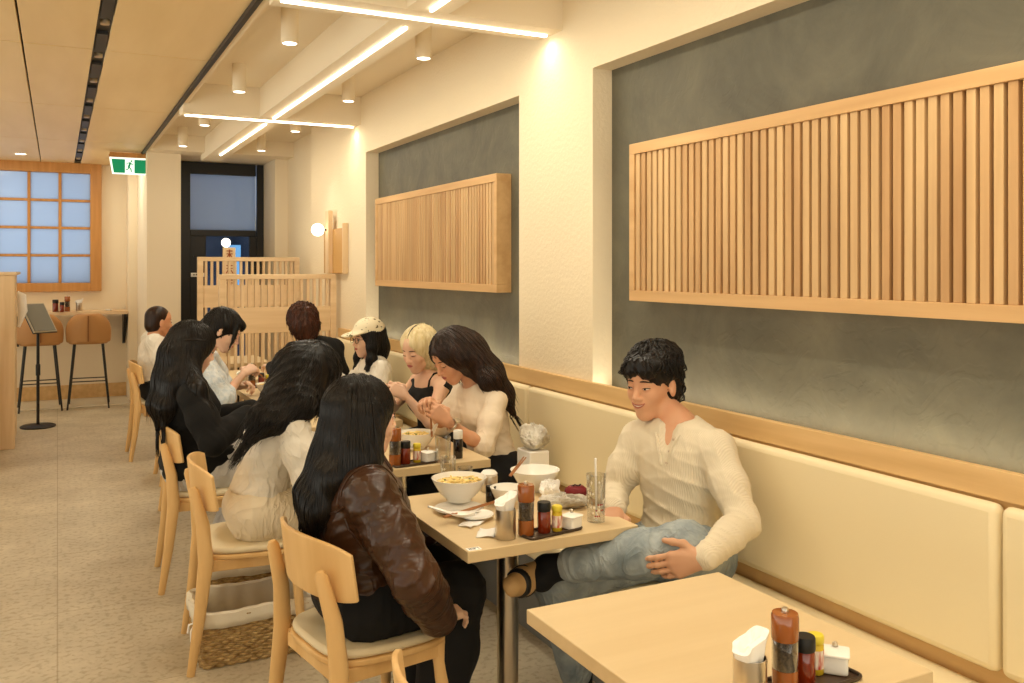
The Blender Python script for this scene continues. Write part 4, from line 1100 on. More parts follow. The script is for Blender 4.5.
LIP_F = mat('lips rose', srgb(176, 86, 78), 0.4); LIP_M = mat('lips', srgb(176, 104, 84), 0.45)
EYE_D = mat('dark iris', srgb(28, 18, 14), 0.15); EYE_W = mat('eye white', srgb(226, 216, 206), 0.3)
TEETH = mat('teeth', srgb(238, 232, 220), 0.3); BROW = mat('brow', srgb(46, 32, 24), 0.8)
def face(S, W, root, male=False, smile=False, closed=False, sc_=1.0, brow=BROW, lip=None):
    lip = lip or (LIP_M if male else LIP_F)
    for s in (-1, 1):
        # eye: lens shape lying in the socket
        n = 9; up, lo = [], []
        hz = 0.0020 if closed else (0.0036 if smile else 0.0056)
        for i in range(n):
            t = i / (n - 1); y = s * (0.0185 + 0.027 * t); z = -0.001 + 0.003 * t + (0.0 if not closed else -0.004)
            b = math.sin(math.pi * t) ** 0.8
            up.append(proj(S, W, y, z + hz * b, 0.0008)); lo.append(proj(S, W, y, z - hz * b * 0.8, 0.0008))
        if not closed:
            ew = MB().grid([[tuple(p) for p in up], [tuple((a + b) / 2) for a, b in zip(up, lo)], [tuple(p) for p in lo]]).build('eye', EYE_W, root)
            c = proj(S, W, s * 0.032, 0.0005, 0.0014)
            m_ = MB(); sphere(m_, (0, 0, 0), 0.0046 * sc_, 12); m_.v = [tuple(c + W(*(np.array([v[0] * 0.35, v[1], v[2] * (0.75 if smile else 1.0)]))) - W(0, 0, 0)) for v in m_.v]
            m_.build('iris', EYE_D, ew)
        MB().tube([tuple(p) for p in up], [0.0006] + [0.0015] * (n - 2) + [0.0008], 6).build('eyelashes', EYE_D, root)
        br = [proj(S, W, s * (0.013 + 0.036 * t), 0.0215 + 0.005 * math.sin(math.pi * (0.2 + 0.75 * t)) - 0.002 * t, 0.0006) for t in [i / 7 for i in range(8)]]
        MB().tube([tuple(p) for p in br], [0.0016, 0.0026, 0.003, 0.003, 0.0027, 0.0022, 0.0016, 0.0008] if male else [0.0012, 0.002, 0.0022, 0.0022, 0.002, 0.0016, 0.0011, 0.0006], 6).build('eyebrow', brow, root)
    w = 0.027 if smile else 0.0205; cz = -0.058
    def lipline(dz, curve, off): return [tuple(proj(S, W, w * t, cz + dz * (1 - t * t) + curve * t * t, off)) for t in [i / 6 - 1 for i in range(13)]]
    cv = 0.009 if smile else (0.001 if male else 0.0015)
    rr = [0.0008] + [0.002 + 0.0012 * math.sin(math.pi * i / 12) for i in range(1, 12)] + [0.0008]
    if smile:
        u = lipline(0.002, cv, 0.001); l = lipline(-0.007, cv, 0.001); md = lipline(-0.0025, cv, 0.0022)
        MB().grid([u, md, l]).build('teeth', TEETH, root)
        MB().tube(u, [r * 0.8 for r in rr], 6).build('upper_lip', lip, root); MB().tube(l, rr, 6).build('lower_lip', lip, root)
    else:
        MB().tube(lipline(0.0035, cv, 0.0004), rr, 6).build('upper_lip', lip, root); MB().tube(lipline(-0.0045, cv, 0.0006), [r * 1.15 for r in rr], 6).build('lower_lip', lip, root)

# ------------------------------------------------------------------ hand
def hand_sdf(S, wr_, d, n, thumb_side, curl=0.5, sc_=1.0, thumb=0.6, spread=0.09, curls=None):
    """wr_ wrist, d pointing along the hand, n palm normal (the way fingers curl), thumb_side +-1 of d x n"""
    d = unit(d); n = unit(n - d * np.dot(n, d)); s = np.cross(d, n) * thumb_side
    wr_ = np.array(wr_, float)
    kn = []
    for i, (so, lo) in enumerate(((0.030, 0.086), (0.010, 0.091), (-0.010, 0.087), (-0.028, 0.078))):
        k = wr_ + (d * lo + s * so - n * 0.002 * (i in (1, 2))) * sc_; kn.append(k)
        S.cap(wr_ + (s * so * 0.45 + d * 0.012) * sc_, k, 0.0155 * sc_, 0.0118 * sc_, 0.014)
    S.cap(wr_ + (s * 0.016 + d * 0.02 + n * 0.008) * sc_, wr_ + (s * 0.026 + d * 0.055 + n * 0.006) * sc_, 0.013 * sc_, 0.012 * sc_, 0.012)
    L = ((0.040, 0.024, 0.020), (0.044, 0.028, 0.021), (0.041, 0.026, 0.020), (0.032, 0.019, 0.018))
    for i in range(4):
        c = curl if curls is None else curls[i]
        fd = unit(d + s * spread * (1.2, 0.3, -0.5, -1.5)[i]); ax = np.cross(fd, n); p_ = kn[i]
        ang = 0.0; r0 = (0.0088, 0.0090, 0.0086, 0.0076)[i] * sc_
        for j, l in enumerate(L[i]):
            ang += c * (0.75, 1.05, 0.7)[j]
            dj = rot_axis(ax, ang) @ fd; q_ = p_ + dj * l * sc_
            S.cap(p_, q_, r0 * (1, 0.93, 0.86)[j], r0 * (0.93, 0.86, 0.74)[j], 0.0045); p_ = q_
    td = unit(s * 0.85 + d * 0.55 + n * 0.35 * thumb); b = wr_ + (s * 0.020 + d * 0.022 + n * 0.004) * sc_
    m1 = b + td * 0.036 * sc_; td2 = unit(d * 0.85 + s * (0.45 - 0.6 * thumb) + n * 0.45 * thumb); m2 = m1 + td2 * 0.032 * sc_
    td3 = unit(td2 - s * 0.25 * thumb + n * 0.1); m3 = m2 + td3 * 0.024 * sc_
    S.chain([b, m1, m2, m3], [0.0145 * sc_, 0.0112 * sc_, 0.0098 * sc_, 0.0078 * sc_], 0.007)
    return kn

# ------------------------------------------------------------------ person
SKIN = {}
def skin_mat(name, c1, c2):
    m = mat(name, c1, 0.5, spec=0.35, noise=(9, c2, (1, 1, 1), 3))
    b = m.node_tree.nodes['Principled BSDF']
    b.inputs['Subsurface Weight'].default_value = 0.12; b.inputs['Subsurface Scale'].default_value = 0.02
    b.inputs['Subsurface Radius'].default_value = (1.0, 0.35, 0.2)
    return m
SK_A = skin_mat('warm skin', srgb(216, 166, 132), srgb(206, 152, 118))
SK_B = skin_mat('fair skin', srgb(230, 190, 164), srgb(222, 178, 150))
SK_C = skin_mat('tan skin', srgb(208, 154, 118), srgb(196, 140, 104))

class Pose: pass
def person(P, label, loc, skin, h=0.006, hf=0.0032):
    """P: joints in world space. neck, head, hf (face dir), hup, sh (L,R), el, wr, hand specs, hip centre, hips, kn, an"""
    root = empty('person', label, 'person', loc)
    o3 = np.array(loc, float)
    S = SDF(); sx = P.w
    N, HP = P.neck, P.hip
    fr_ = frame(P.chest_dir)
    up = unit(N - HP); f = unit(P.chest_dir - up * np.dot(P.chest_dir, up)); l = np.cross(up, f)
    R = np.stack([f, l, up], 1); P.R = R
    ln = np.linalg.norm(N - HP)
    S.ell(HP + up * 0.02, (0.10 * sx, 0.145 * sx, 0.11), R, 0.05)
    S.ell(HP + up * ln * 0.38 + f * 0.0, (0.085 * sx, 0.120 * sx, 0.14), R, 0.06)
    S.ell(HP + up * ln * 0.70, (0.098 * sx, 0.140 * sx, 0.15), R, 0.06)
    if P.female:
        for s in (-1, 1): S.ell(HP + up * ln * 0.66 + f * 0.075 * sx + l * s * 0.06, (0.05, 0.055, 0.055), R, 0.04)
    for i in (0, 1):
        S.cap(N - up * 0.02, P.sh[i], 0.043 * sx, 0.046 * sx * P.aw, 0.04)
        S.chain([P.sh[i], (P.sh[i] + P.el[i]) / 2, P.el[i]], [0.050 * sx * P.aw, 0.044 * sx * P.aw, 0.035 * sx * P.aw], 0.025)
        S.chain([P.el[i], P.el[i] * 0.65 + P.wr[i] * 0.35, P.wr[i]], [0.036 * sx * P.aw, 0.037 * sx * P.aw, 0.025 * sx * P.aw], 0.015)
        S.chain([P.hips[i], P.kn[i]], [0.085 * sx, 0.058 * sx], 0.05)
        S.chain([P.kn[i], P.kn[i] * 0.65 + P.an[i] * 0.35, P.an[i]], [0.057 * sx, 0.054 * sx, 0.036 * sx], 0.03)
    nh = len(S.ops)
    W = head_sdf(S, P.head, P.HR, P.hs, not P.female, N + up * 0.0, P.nr)
    regions = []
    for i in (0, 1):
        if P.hand[i] is not None:
            hd = P.hand[i]; hand_sdf(S, P.wr[i], hd[0], hd[1], hd[2], **hd[3])
            regions.append((P.wr[i] + unit(hd[0]) * 0.09 - 0.125, P.wr[i] + unit(hd[0]) * 0.09 + 0.125))
    def mesh_all():
        out = []
        hb = (P.head - 0.155, P.head + 0.155)
        # the head in fine cells, the rest in coarse ones with the head left out
        out.append(S.mesh(hf, hb[0], hb[1]))
        if hf < 0.006:
            for r in regions: out.append(S.mesh(hf, r[0], r[1]))
        out.append(S.mesh(h, hole=hb if True else None))
        return out
    parts = [(v - o3, q_) for v, q_ in mesh_all()]
    body = np_mesh('body', parts, skin, root)
    P.S, P.W, P.root, P.o3 = S, W, root, o3
    return root
def sub_frame(P, fn):
    """run fn with a head map giving coordinates local to the person's root"""
    pass

def cloth(P, name, S, m, h=0.006):
    v, q_ = S.mesh(h)
    return np_mesh(name, [(v - P.o3, q_)], m, P.root)

def top_sdf(P, t=0.014, hem=None, cuff=(0.9, 0.9), neck_r=0.07, neck_dz=0.0, loose=1.0, sleeve=1.0, k=0.05, wr_amp=0.004, seed=1, belly=0.0, sleeves=True, cuffr=1.0):
    S = SDF(); sx = P.w; N, HP = P.neck, P.hip; R = P.R; f, l, up = R[:, 0], R[:, 1], R[:, 2]; ln = np.linalg.norm(N - HP)
    S.ell(HP + up * 0.03, ((0.105 * sx + t) * loose, (0.148 * sx + t) * loose, 0.12), R, 0.05)
    S.ell(HP + up * ln * 0.38 + f * belly, ((0.088 * sx + t) * loose, (0.125 * sx + t) * loose, 0.16), R, 0.06)
    S.ell(HP + up * ln * 0.70, (0.100 * sx + t, 0.142 * sx + t, 0.16), R, 0.06)
    if P.female:
        for s in (-1, 1): S.ell(HP + up * ln * 0.66 + f * 0.078 * sx + l * s * 0.06, (0.05 + t * 0.6, 0.055 + t * 0.6, 0.055 + t * 0.6), R, 0.05)
    if hem is not None: S.cut(np.array(hem[0], float), hem[1], hem[2] if len(hem) > 2 else 0.012)
    for i in (0, 1):
        S.cap(N - up * 0.03, P.sh[i], 0.043 * sx + t, 0.046 * sx * P.aw + t, 0.04)
        if not sleeves: continue
        S.chain([P.sh[i], (P.sh[i] + P.el[i]) / 2, P.el[i]], [0.050 * sx * P.aw + t, (0.046 * sx * P.aw + t) * sleeve, (0.038 * sx * P.aw + t) * sleeve], 0.03)
        e = P.el[i] + (P.wr[i] - P.el[i]) * cuff[i]
        if cuff[i] > 0:
            S.chain([P.el[i], P.el[i] * 0.6 + e * 0.4, e], [(0.039 * sx * P.aw + t) * sleeve, (0.037 * sx * P.aw + t) * sleeve, (0.028 * sx * P.aw + t) * cuffr], 0.02)
            S.noise.append(wrinkle(P.wr[i] - P.el[i], 95, wr_amp, 1.2, seed + i, near_mask(P.el[i], 0.11)))
    S.noise.append(wrinkle(up + 0.4 * l, 50, wr_amp, 2.0, seed + 7, near_mask(HP + up * 0.15, 0.24)))
    S.noise.append(wrinkle(l + 0.5 * up, 62, wr_amp * 0.45, 3.2, seed + 9)); S.noise.append(wrinkle(f - 0.9 * up + 0.3 * l, 48, wr_amp * 0.5, 3.0, seed + 12))
    S.ell(N + up * (0.035 + neck_dz) + f * 0.012, (neck_r, neck_r, 0.055), R, 0.012, 's')
    return S
def legs_sdf(P, t=0.014, hem=0.93, wr_amp=0.004, seed=3, shin=(1, 1), flare=1.0, hipt=1.0):
    S = SDF(); sx = P.w; HP = P.hip; R = P.R
    S.ell(HP + R[:, 2] * 0.01, ((0.108 * sx + t) * hipt, (0.152 * sx + t) * hipt, 0.11), R, 0.05)
    for i in (0, 1):
        S.chain([P.hips[i], P.kn[i]], [0.088 * sx + t, 0.062 * sx + t], 0.05)
        e = P.kn[i] + (P.an[i] - P.kn[i]) * hem
        S.chain([P.kn[i], P.kn[i] * 0.6 + e * 0.4, e], [0.061 * sx + t, (0.058 * sx + t) * flare, (0.044 * sx + t) * flare], 0.035)
        S.cut(e, e - P.kn[i], 0.006) if False else None
        S.noise.append(wrinkle(P.an[i] - P.kn[i], 70, wr_amp, 1.6, seed + i, near_mask(P.kn[i], 0.14)))
        S.noise.append(wrinkle(P.an[i] - P.kn[i] + V3(.3, .4, .3), 60, wr_amp * 0.5, 3.2, seed + 15 + i)) if i == 0 else None
        S.noise.append(wrinkle(P.kn[i] - P.hips[i], 70, wr_amp, 1.8, seed + 5 + i, near_mask(P.hips[i], 0.2)))
    return S

# ------------------------------------------------------------------ hair
def hair_mat(name, c1, c2, rough=0.32):
    m = mat(name, c1, rough, spec=0.32, noise=(60, c2, (1, 1, 0.08), 3))
    m.node_tree.nodes['Principled BSDF'].inputs['Anisotropic'].default_value = 0.5
    return m
HAIR_K = hair_mat('black hair', srgb(11, 9, 8), srgb(24, 17, 13))
HAIR_B = hair_mat('dark brown hair', srgb(26, 16, 11), srgb(52, 32, 22))
HAIR_Y = hair_mat('bleached hair', srgb(206, 186, 136), srgb(236, 222, 184))
def hair_base(P, extra, cut_face=True, thick=0.013, fringe=0.0, face_dx=0.0, top=0.0):
    """hair volume: skull cap without the face plus extra shapes (function S, W)"""
    S = SDF(); W, R, s = P.W, P.HR, P.hs
    S.ell(W(-0.020, 0, 0.034 + top), np.array([0.098 + thick, 0.078 + thick, 0.086 + thick]) * s, R, 0.02)
    S.ell(W(-0.045, 0, -0.03), np.array([0.066 + thick, 0.068 + thick, 0.075]) * s, R, 0.03)
    if cut_face:
        S.ell(W(0.100 + face_dx, 0, -0.034), np.array([0.075, 0.074, 0.096 - fringe]) * s, R, 0.012, 's')
        S.box(W(0.075 + face_dx, 0, -0.13), np.array([0.055, 0.14, 0.10]) * s, R, 0.03, 0.02, 's')
    if extra: extra(S, W)
    return S
def strands(S, seeds, dirs, steps, step=0.012, grav=(0, 0, -1), off=0.001, r=0.0026, stiff=0.55, seed=0, wav=0.0, pull=None, n=5, stop=None):
    """hairs that creep over the hair volume: seeds (k,3), dirs (k,3), steps (k,) -> tube mesh"""
    rnd = np.random.RandomState(seed); k = len(seeds); p_ = seeds.copy(); d = np.array([unit(x) for x in dirs]); g = unit(grav); pts = [p_.copy()]
    mx = int(max(steps)); e = 0.004; free = 1.0 if stop is None else 0.0; steps = np.asarray(steps)
    for it in range(mx):
        # gradient of the volume
        D0 = S.ev(p_); G = np.stack([(S.ev(p_ + np.eye(3)[a] * e) - D0) / e for a in range(3)], 1)
        G /= np.linalg.norm(G, axis=1, keepdims=True) + 1e-9
        life = it / np.maximum(steps, 1); w_ = np.clip((0.85 - life) / 0.15, 0, 1) * free + (1 - free)
        cr_ = np.clip(D0 - off, -0.02, 0.02); cr_ = np.where(cr_ > 0, cr_ * w_, cr_)
        p_ = p_ - G * cr_[:, None]
        gg = g if pull is None else pull(p_)
        nd = d * stiff + gg * (1 - stiff) + rnd.randn(k, 3) * 0.03
        if wav: nd = nd + wav * np.sin(it * 0.55 + rnd.rand(k) * 0.4)[:, None] * np.cross(G, g)
        nd -= G * ((nd * G).sum(1) * 0.96 * np.where(D0 > 0.006, 1 - free, 1))[:, None]
        nd /= np.linalg.norm(nd, axis=1, keepdims=True) + 1e-9
        d = nd; p_ = p_ + d * step; pts.append(p_.copy())
    pts = np.stack(pts, 1)                                  # k, m, 3
    V, F, off_ = [], [], 0
    for i in range(k):
        m = int(steps[i]) + 1; Q = pts[i, :m]
        if stop is not None:
            st = stop(Q); m = int(np.argmax(st)) if st.any() else m
            if m < 3: continue
            Q = Q[:m]
        T_ = np.gradient(Q, axis=0); T_ /= np.linalg.norm(T_, axis=1, keepdims=True) + 1e-9
        a = np.cross(T_, [0.31, 0.87, 0.38]); a /= np.linalg.norm(a, axis=1, keepdims=True) + 1e-9; b = np.cross(T_, a)
        t = np.linspace(0, 1, m); rad = r * (0.75 + 0.5 * rnd.rand()) * np.minimum(1, (1 - t) * 3.5 + 0.12) * np.minimum(1, t * 7 + 0.04)
        w = np.arange(n) * 2 * math.pi / n
        ring = Q[:, None, :] + rad[:, None, None] * (np.cos(w)[None, :, None] * a[:, None, :] + np.sin(w)[None, :, None] * b[:, None, :])
        V.append(ring.reshape(-1, 3))
        i0 = np.arange(m - 1)[:, None] * n; j = np.arange(n)[None, :]; j2 = (j + 1) % n
        F.append(np.stack([i0 + j, i0 + j2, i0 + n + j2, i0 + n + j], -1).reshape(-1, 4) + off_); off_ += m * n
    return np.concatenate(V), np.concatenate(F)
def hair(P, S, m, nst=260, length=(0.2, 0.45), r=0.0026, h=0.006, seed=1, part_y=0.0, wav=0.0, name='hair', back=False, pull=None, crown=False, stop=None, fill=250):
    """base volume and strands as one hair mesh"""
    rnd = np.random.RandomState(seed); W, s = P.W, P.hs
    parts = [S.mesh(h)]
    seeds, dirs, steps = [], [], []
    for i in range(nst):
        if crown:
            a = rnd.rand() * 6.28; x = -0.035 + 0.01 * math.cos(a); y = 0.01 * math.sin(a); dv = P.HR @ np.array([math.cos(a), math.sin(a), 0.1]); zz = 0.13
        elif rnd.rand() < 0.75:
            x = rnd.uniform(-0.09, 0.062); y = part_y + rnd.uniform(-0.004, 0.004); sgn = 1 if rnd.rand() < 0.5 else -1; y += 0.003 * sgn; dv = P.HR @ np.array([-0.25 * rnd.rand(), sgn, 0.0]); zz = 0.13
        else:
            x = rnd.uniform(-0.10, -0.05); y = rnd.uniform(-0.05, 0.05); dv = P.HR @ np.array([-1, y * 5, -0.2]); zz = 0.12
        seeds.append(W(x, y, zz - 0.6 * max(0, x) - 0.3 * max(0, -0.06 - x))); dirs.append(dv); L_ = rnd.uniform(*length); steps.append(int(L_ / 0.012))
    if fill:
        bv = parts[0][0]; q = ((bv - P.head) @ P.HR) / s
        ok = (q[:, 2] > -0.12); idx = np.argwhere(ok)[:, 0]; idx = rnd.choice(idx, min(fill, len(idx)), replace=False)
        for j in idx:
            seeds.append(bv[j]); dirs.append(V3(0.02 * rnd.randn(), 0.02 * rnd.randn(), -1)); steps.append(int(rnd.uniform(length[0] * .7, length[1] * .95) / 0.012))
    v, f = strands(S, np.array(seeds), np.array(dirs), np.array(steps), r=r, seed=seed, wav=wav, pull=pull, stop=None if stop is None else (lambda Q: stop(((Q - P.head) @ P.HR) / P.hs)))
    parts.append((v, f))
    parts = [(a - P.o3, b) for a, b in parts]
    return np_mesh(name, parts, m, P.root)

def mk(hip, neck, head, face_dir, chest_dir, sh, el, wr, kn, an, hand, w=1.0, female=True, hs=1.0, nr=0.046, hup=(0, 0, 1), hipw=0.09):
    P = Pose(); a = lambda x: np.array(x, float)
    P.hip, P.neck, P.head = a(hip), a(neck), a(head); P.chest_dir = unit(a(chest_dir)); P.HR = frame(face_dir, hup)
    P.sh, P.el, P.wr, P.kn, P.an = [[a(q_) for q_ in t_] for t_ in (sh, el, wr, kn, an)]
    d0 = unit(P.chest_dir * V3(1, 1, 0)); l0 = np.cross([0, 0, 1], d0); P.hips = [P.hip + l0 * hipw, P.hip - l0 * hipw]   # 0 left, 1 right
    P.hand = hand; P.w = w; P.female = female; P.hs = hs; P.nr = nr; P.aw = 0.84 if female else 0.95
    return P
def W_local(P): return lambda x, y, z: P.W(x, y, z) - P.o3
def do_face(P, **k):
    """face features in root-local coordinates"""
    o3 = P.o3
    class SL:
        def ev(s, Q): return P.S.ev(Q + o3)
    face(SL(), W_local(P), P.root, sc_=P.hs, **k)
def shoe(P, an, fwd, m, name='shoe', up=(0, 0, 1), L=0.25, sole=None, k=1.0):
    R = frame(fwd, up) * k; a = np.array(an); S = SDF()
    S.chain([a + R @ V3(-0.03, 0, -0.045), a + R @ V3(0.07, 0, -0.05), a + R @ V3(0.155, 0, -0.055)], [0.040, 0.041, 0.032], 0.02)
    S.cap(a + R @ V3(0, 0, -0.005), a + R @ V3(0.02, 0, -0.03), 0.040, 0.042, 0.02)
    S.cut(a + R @ V3(0, 0, -0.075), -R[:, 2], 0.004)
    o = cloth(P, name, S, m, 0.007)
    return o

# ================================================================== the people
CREAM_K = mat('cream rib knit', srgb(222, 210, 186), 0.85, spec=0.15)
def rib(m, scale, axis='X', strength=0.5, dist=0.004):
    nt = m.node_tree; b = nt.nodes['Principled BSDF']; tc = nt.nodes.new('ShaderNodeTexCoord')
    w = nt.nodes.new('ShaderNodeTexWave'); w.wave_type = 'BANDS'; w.bands_direction = axis; w.inputs['Scale'].default_value = scale; w.inputs['Distortion'].default_value = 0.8; w.inputs['Detail'].default_value = 1
    bp = nt.nodes.new('ShaderNodeBump'); bp.inputs['Strength'].default_value = strength; bp.inputs['Distance'].default_value = dist
    nt.links.new(tc.outputs['Object'], w.inputs['Vector']); nt.links.new(w.outputs['Fac'], bp.inputs['Height']); nt.links.new(bp.outputs[0], b.inputs['Normal'])
rib(CREAM_K, 58, 'Y', 0.45, 0.003)
JEAN = mat('light denim', srgb(120, 132, 138), 0.8, noise=(14, srgb(164, 172, 174), (1, 1, 1), 6), bump=(300, 0.12, (1, 1, 1)), folds=(9, 0.55))
LEATHER_B = mat('brown leather', srgb(70, 42, 24), 0.30, spec=0.5, noise=(7, srgb(54, 33, 19), (1, 1, 1), 5), bump=(70, 0.12, (1, 1, 1)), folds=(7, 0.30))
LEATHER_R = mat('brown rib knit', srgb(70, 46, 28), 0.8); rib(LEATHER_R, 60, 'Y', 0.9)
BLACK_C = mat('black cloth', srgb(15, 15, 17), 0.85)
BLACK_KN = mat('black knit', srgb(18, 17, 17), 0.9, bump=(140, 0.2, (1, 1, 1)))
WHITE_C = mat('white cotton', srgb(226, 220, 208), 0.85, bump=(200, 0.06, (1, 1, 1)), folds=(8, 0.6))
CREAM_C = mat('cream cotton', srgb(226, 212, 186), 0.85, folds=(8, 0.6))
CREAM_T = mat('cream jersey', srgb(228, 212, 190), 0.8, folds=(6, 0.35))
BLUE_C = mat('pale blue print cotton', srgb(200, 214, 226), 0.85, noise=(38, srgb(232, 236, 238), (1, 1, 1), 2), folds=(9, 0.6))
GREY_T = mat('pale grey trousers', srgb(196, 194, 190), 0.85, folds=(8, 0.6))

# ---- the man on the bench -------------------------------------------------
P = mk((1.905, 2.47, .575), (1.905, 2.485, 1.018), (1.855, 2.575, 1.145), (-.92, -.36, -.13), (-.92, -.41, 0),
       [(1.950, 2.345, .945), (1.835, 2.625, .94)], [(1.925, 2.185, .745), (1.745, 2.66, .745)], [(1.690, 2.090, .695), (1.65, 2.50, .745)],
       [(1.70, 2.19, .700), (1.47, 2.56, .51)], [(1.395, 2.505, .585), (1.60, 2.64, .09)],
       [((-.72, .60, -.30), (.60, .75, -.05), -1, dict(curl=0.3, thumb=0.15, spread=0.015, curls=(.22, .30, .36, .42), sc_=1.04)), ((-.6, -.6, -.25), (-.1, -.1, -1), 1, dict(curl=0.4))],
       w=0.98, female=False, nr=0.047)
person(P, 'smiling man with tousled black hair, cream henley shirt and jeans, sitting cross-legged on the bench', (1.88, 2.45, 0), SK_A, h=0.0055, hf=0.003)
do_face(P, male=True, smile=True)
S = top_sdf(P, t=0.015, cuff=(0.95, 0.93), neck_r=0.062, neck_dz=0.0, wr_amp=0.0065, seed=4, sleeve=1.0, belly=-0.005, hem=(P.hip + P.R @ V3(0, 0, -0.005), (-0.15, 0, -1)), loose=1.0)
R = P.R
v0 = P.neck + R @ V3(0.09, 0, 0.0); v1 = P.neck + R @ V3(0.135, 0, -0.135)
S.cap(v0, v1, 0.036, 0.008, 0.008, 's')
S.noise.append(wrinkle((.3, .2, 1), 120, 0.005, 1.0, 31, near_mask(P.wr[1] * 0.55 + P.el[1] * 0.45, 0.10)))
S.noise.append(wrinkle((.8, .2, .5), 110, 0.005, 1.0, 33, near_mask(P.wr[0] * 0.65 + P.el[0] * 0.35, 0.10)))
cloth(P, 'henley_shirt', S, CREAM_K, 0.005)
bm_ = MB()
Sc = S
def onshirt(off, z, reach=0.22):
    xs_ = np.linspace(reach, 0.02, 120); Q = np.array([P.neck + P.R @ V3(x, off, z) for x in xs_]); dd = Sc.ev(Q); k = int(np.argmax(dd < 0)) if (dd < 0).any() else 60
    return Q[max(k - 1, 0)] - P.o3
for sgn in (-1, 1):
    pts = [onshirt(sgn * w_, z_) for w_, z_ in ((.046, -.030), (.033, -.050), (.024, -.075), (.016, -.100), (.010, -.130))]
    MB().tube([tuple(q_) for q_ in pts], [.004, .0045, .0045, .0045, .004], 6, squash=(1, 1.3)).build('placket_edge', CREAM_K, P.root)
for i in range(3):
    # buttons lie on the placket edge
    c = P.neck + R @ V3(0.135, 0.020 - 0.008 * i, -0.045 - 0.036 * i)
    xs_ = np.linspace(0.19, 0.02, 80); Q = np.array([P.neck + R @ V3(x, 0.027 - 0.008 * i, -0.045 - 0.038 * i) for x in xs_]); dd = S.ev(Q); k = int(np.argmax(dd < 0)); c = Q[max(k - 1, 0)] - P.o3
    o = sphere(MB(), (0, 0, 0), 0.0058, 12).build('button', mat('shell button', srgb(196, 176, 150), 0.3), P.root, loc=tuple(c)); o.scale = (0.7, 1, 1)
S = legs_sdf(P, t=0.013, hem=0.80, wr_amp=0.007, seed=14)
e = P.kn[0] + (P.an[0] - P.kn[0]) * 0.93
cloth(P, 'jeans', S, JEAN, 0.0055)
S = SDF(); a_ = P.an[0]; k_ = P.kn[0]
S.cap(a_ * .7 + k_ * .3, a_, 0.046, 0.042, 0.02); S.cap(a_, a_ + V3(-.03, -.02, -.02), 0.042, 0.042, 0.02)
cloth(P, 'sock', S, BLACK_C, 0.006)
S = SDF(); a_ = P.an[1]; S.cap(a_ + V3(0, 0, .10), a_ + V3(0, 0, -.02), 0.045, 0.043, 0.02); cloth(P, 'sock', S, BLACK_C, 0.007)
TANSH = mat('tan shoe', srgb(190, 156, 108), 0.6); 
def shoe2(P, an, fwd, up, m, stripes=True):
    o = shoe(P, an, fwd, m, up=up, k=0.76)
    if stripes:
        Rm = frame(fwd, up) * 0.76; a_ = np.array(an)
        for dx in (0.035, 0.095):
            S3 = SDF(); S3.chain([a_ + Rm @ V3(-0.03, 0, -0.045), a_ + Rm @ V3(0.07, 0, -0.05), a_ + Rm @ V3(0.155, 0, -0.055)], [0.0445, 0.0455, 0.0365], 0.02)
            S3.cut(a_ + Rm @ V3(dx, 0, 0), -Rm[:, 0], .002); S3.cut(a_ + Rm @ V3(dx + 0.026, 0, 0), Rm[:, 0], .002); S3.cut(a_ + Rm @ V3(0, 0, -0.074), -Rm[:, 2], 0.004)
            v_, f_ = S3.mesh(0.0045); np_mesh('shoe_strap', [(v_ - P.o3, f_)], BLACK, o)
shoe2(P, P.an[0] + V3(-.03, .0, -.01), (-.75, -.55, .10), (.6, -.65, .55), TANSH)
shoe2(P, P.an[1], (-.95, -.1, 0), (0, 0, 1), TANSH, False)
def exm(S, W):
    S.ell(W(0.052, 0.012, 0.082), np.array([0.050, 0.074, 0.034]), P.HR, 0.02)
    S.ell(W(-0.04, 0, 0.085), np.array([0.085, 0.082, 0.055]), P.HR, 0.03)
    S.ell(W(0.076, 0.035, 0.062), np.array([0.030, 0.034, 0.030]), P.HR, 0.015)
    S.ell(W(0.078, -0.030, 0.060), np.array([0.028, 0.036, 0.028]), P.HR, 0.015)
    for s in (-1, 1): S.ell(W(-0.002, s * 0.105, -0.020), (.032, .036, .046), P.HR, .008, 's')
    S.ell(W(0.05, 0, -.115), (.06, .12, .09), P.HR, .01, 's')
    for s in (-1, 1): S.ell(W(0.048, s * 0.085, -0.045), (.048, .040, .062), P.HR, .008, 's')
    S.cap(W(-0.085, 0, -0.03), W(-0.080, 0, -0.085), 0.050, 0.030, 0.02)
    S.noise.append(wrinkle(P.HR @ V3(.8, .6, .2), 190, 0.005, 2.5, 5)); S.noise.append(wrinkle(P.HR @ V3(-.5, .8, .4), 150, 0.005, 2.5, 8))
S = hair_base(P, exm, thick=0.016, fringe=0.012, face_dx=0.004)
hair(P, S, HAIR_K, 520, (0.09, 0.20), r=0.0032, h=0.004, seed=3, crown=True, wav=0.40, fill=160, stop=lambda q: ((q[:, 0] > -.040) & (q[:, 2] < .024)) | ((q[:, 0] > .055) & (q[:, 2] < .045)))

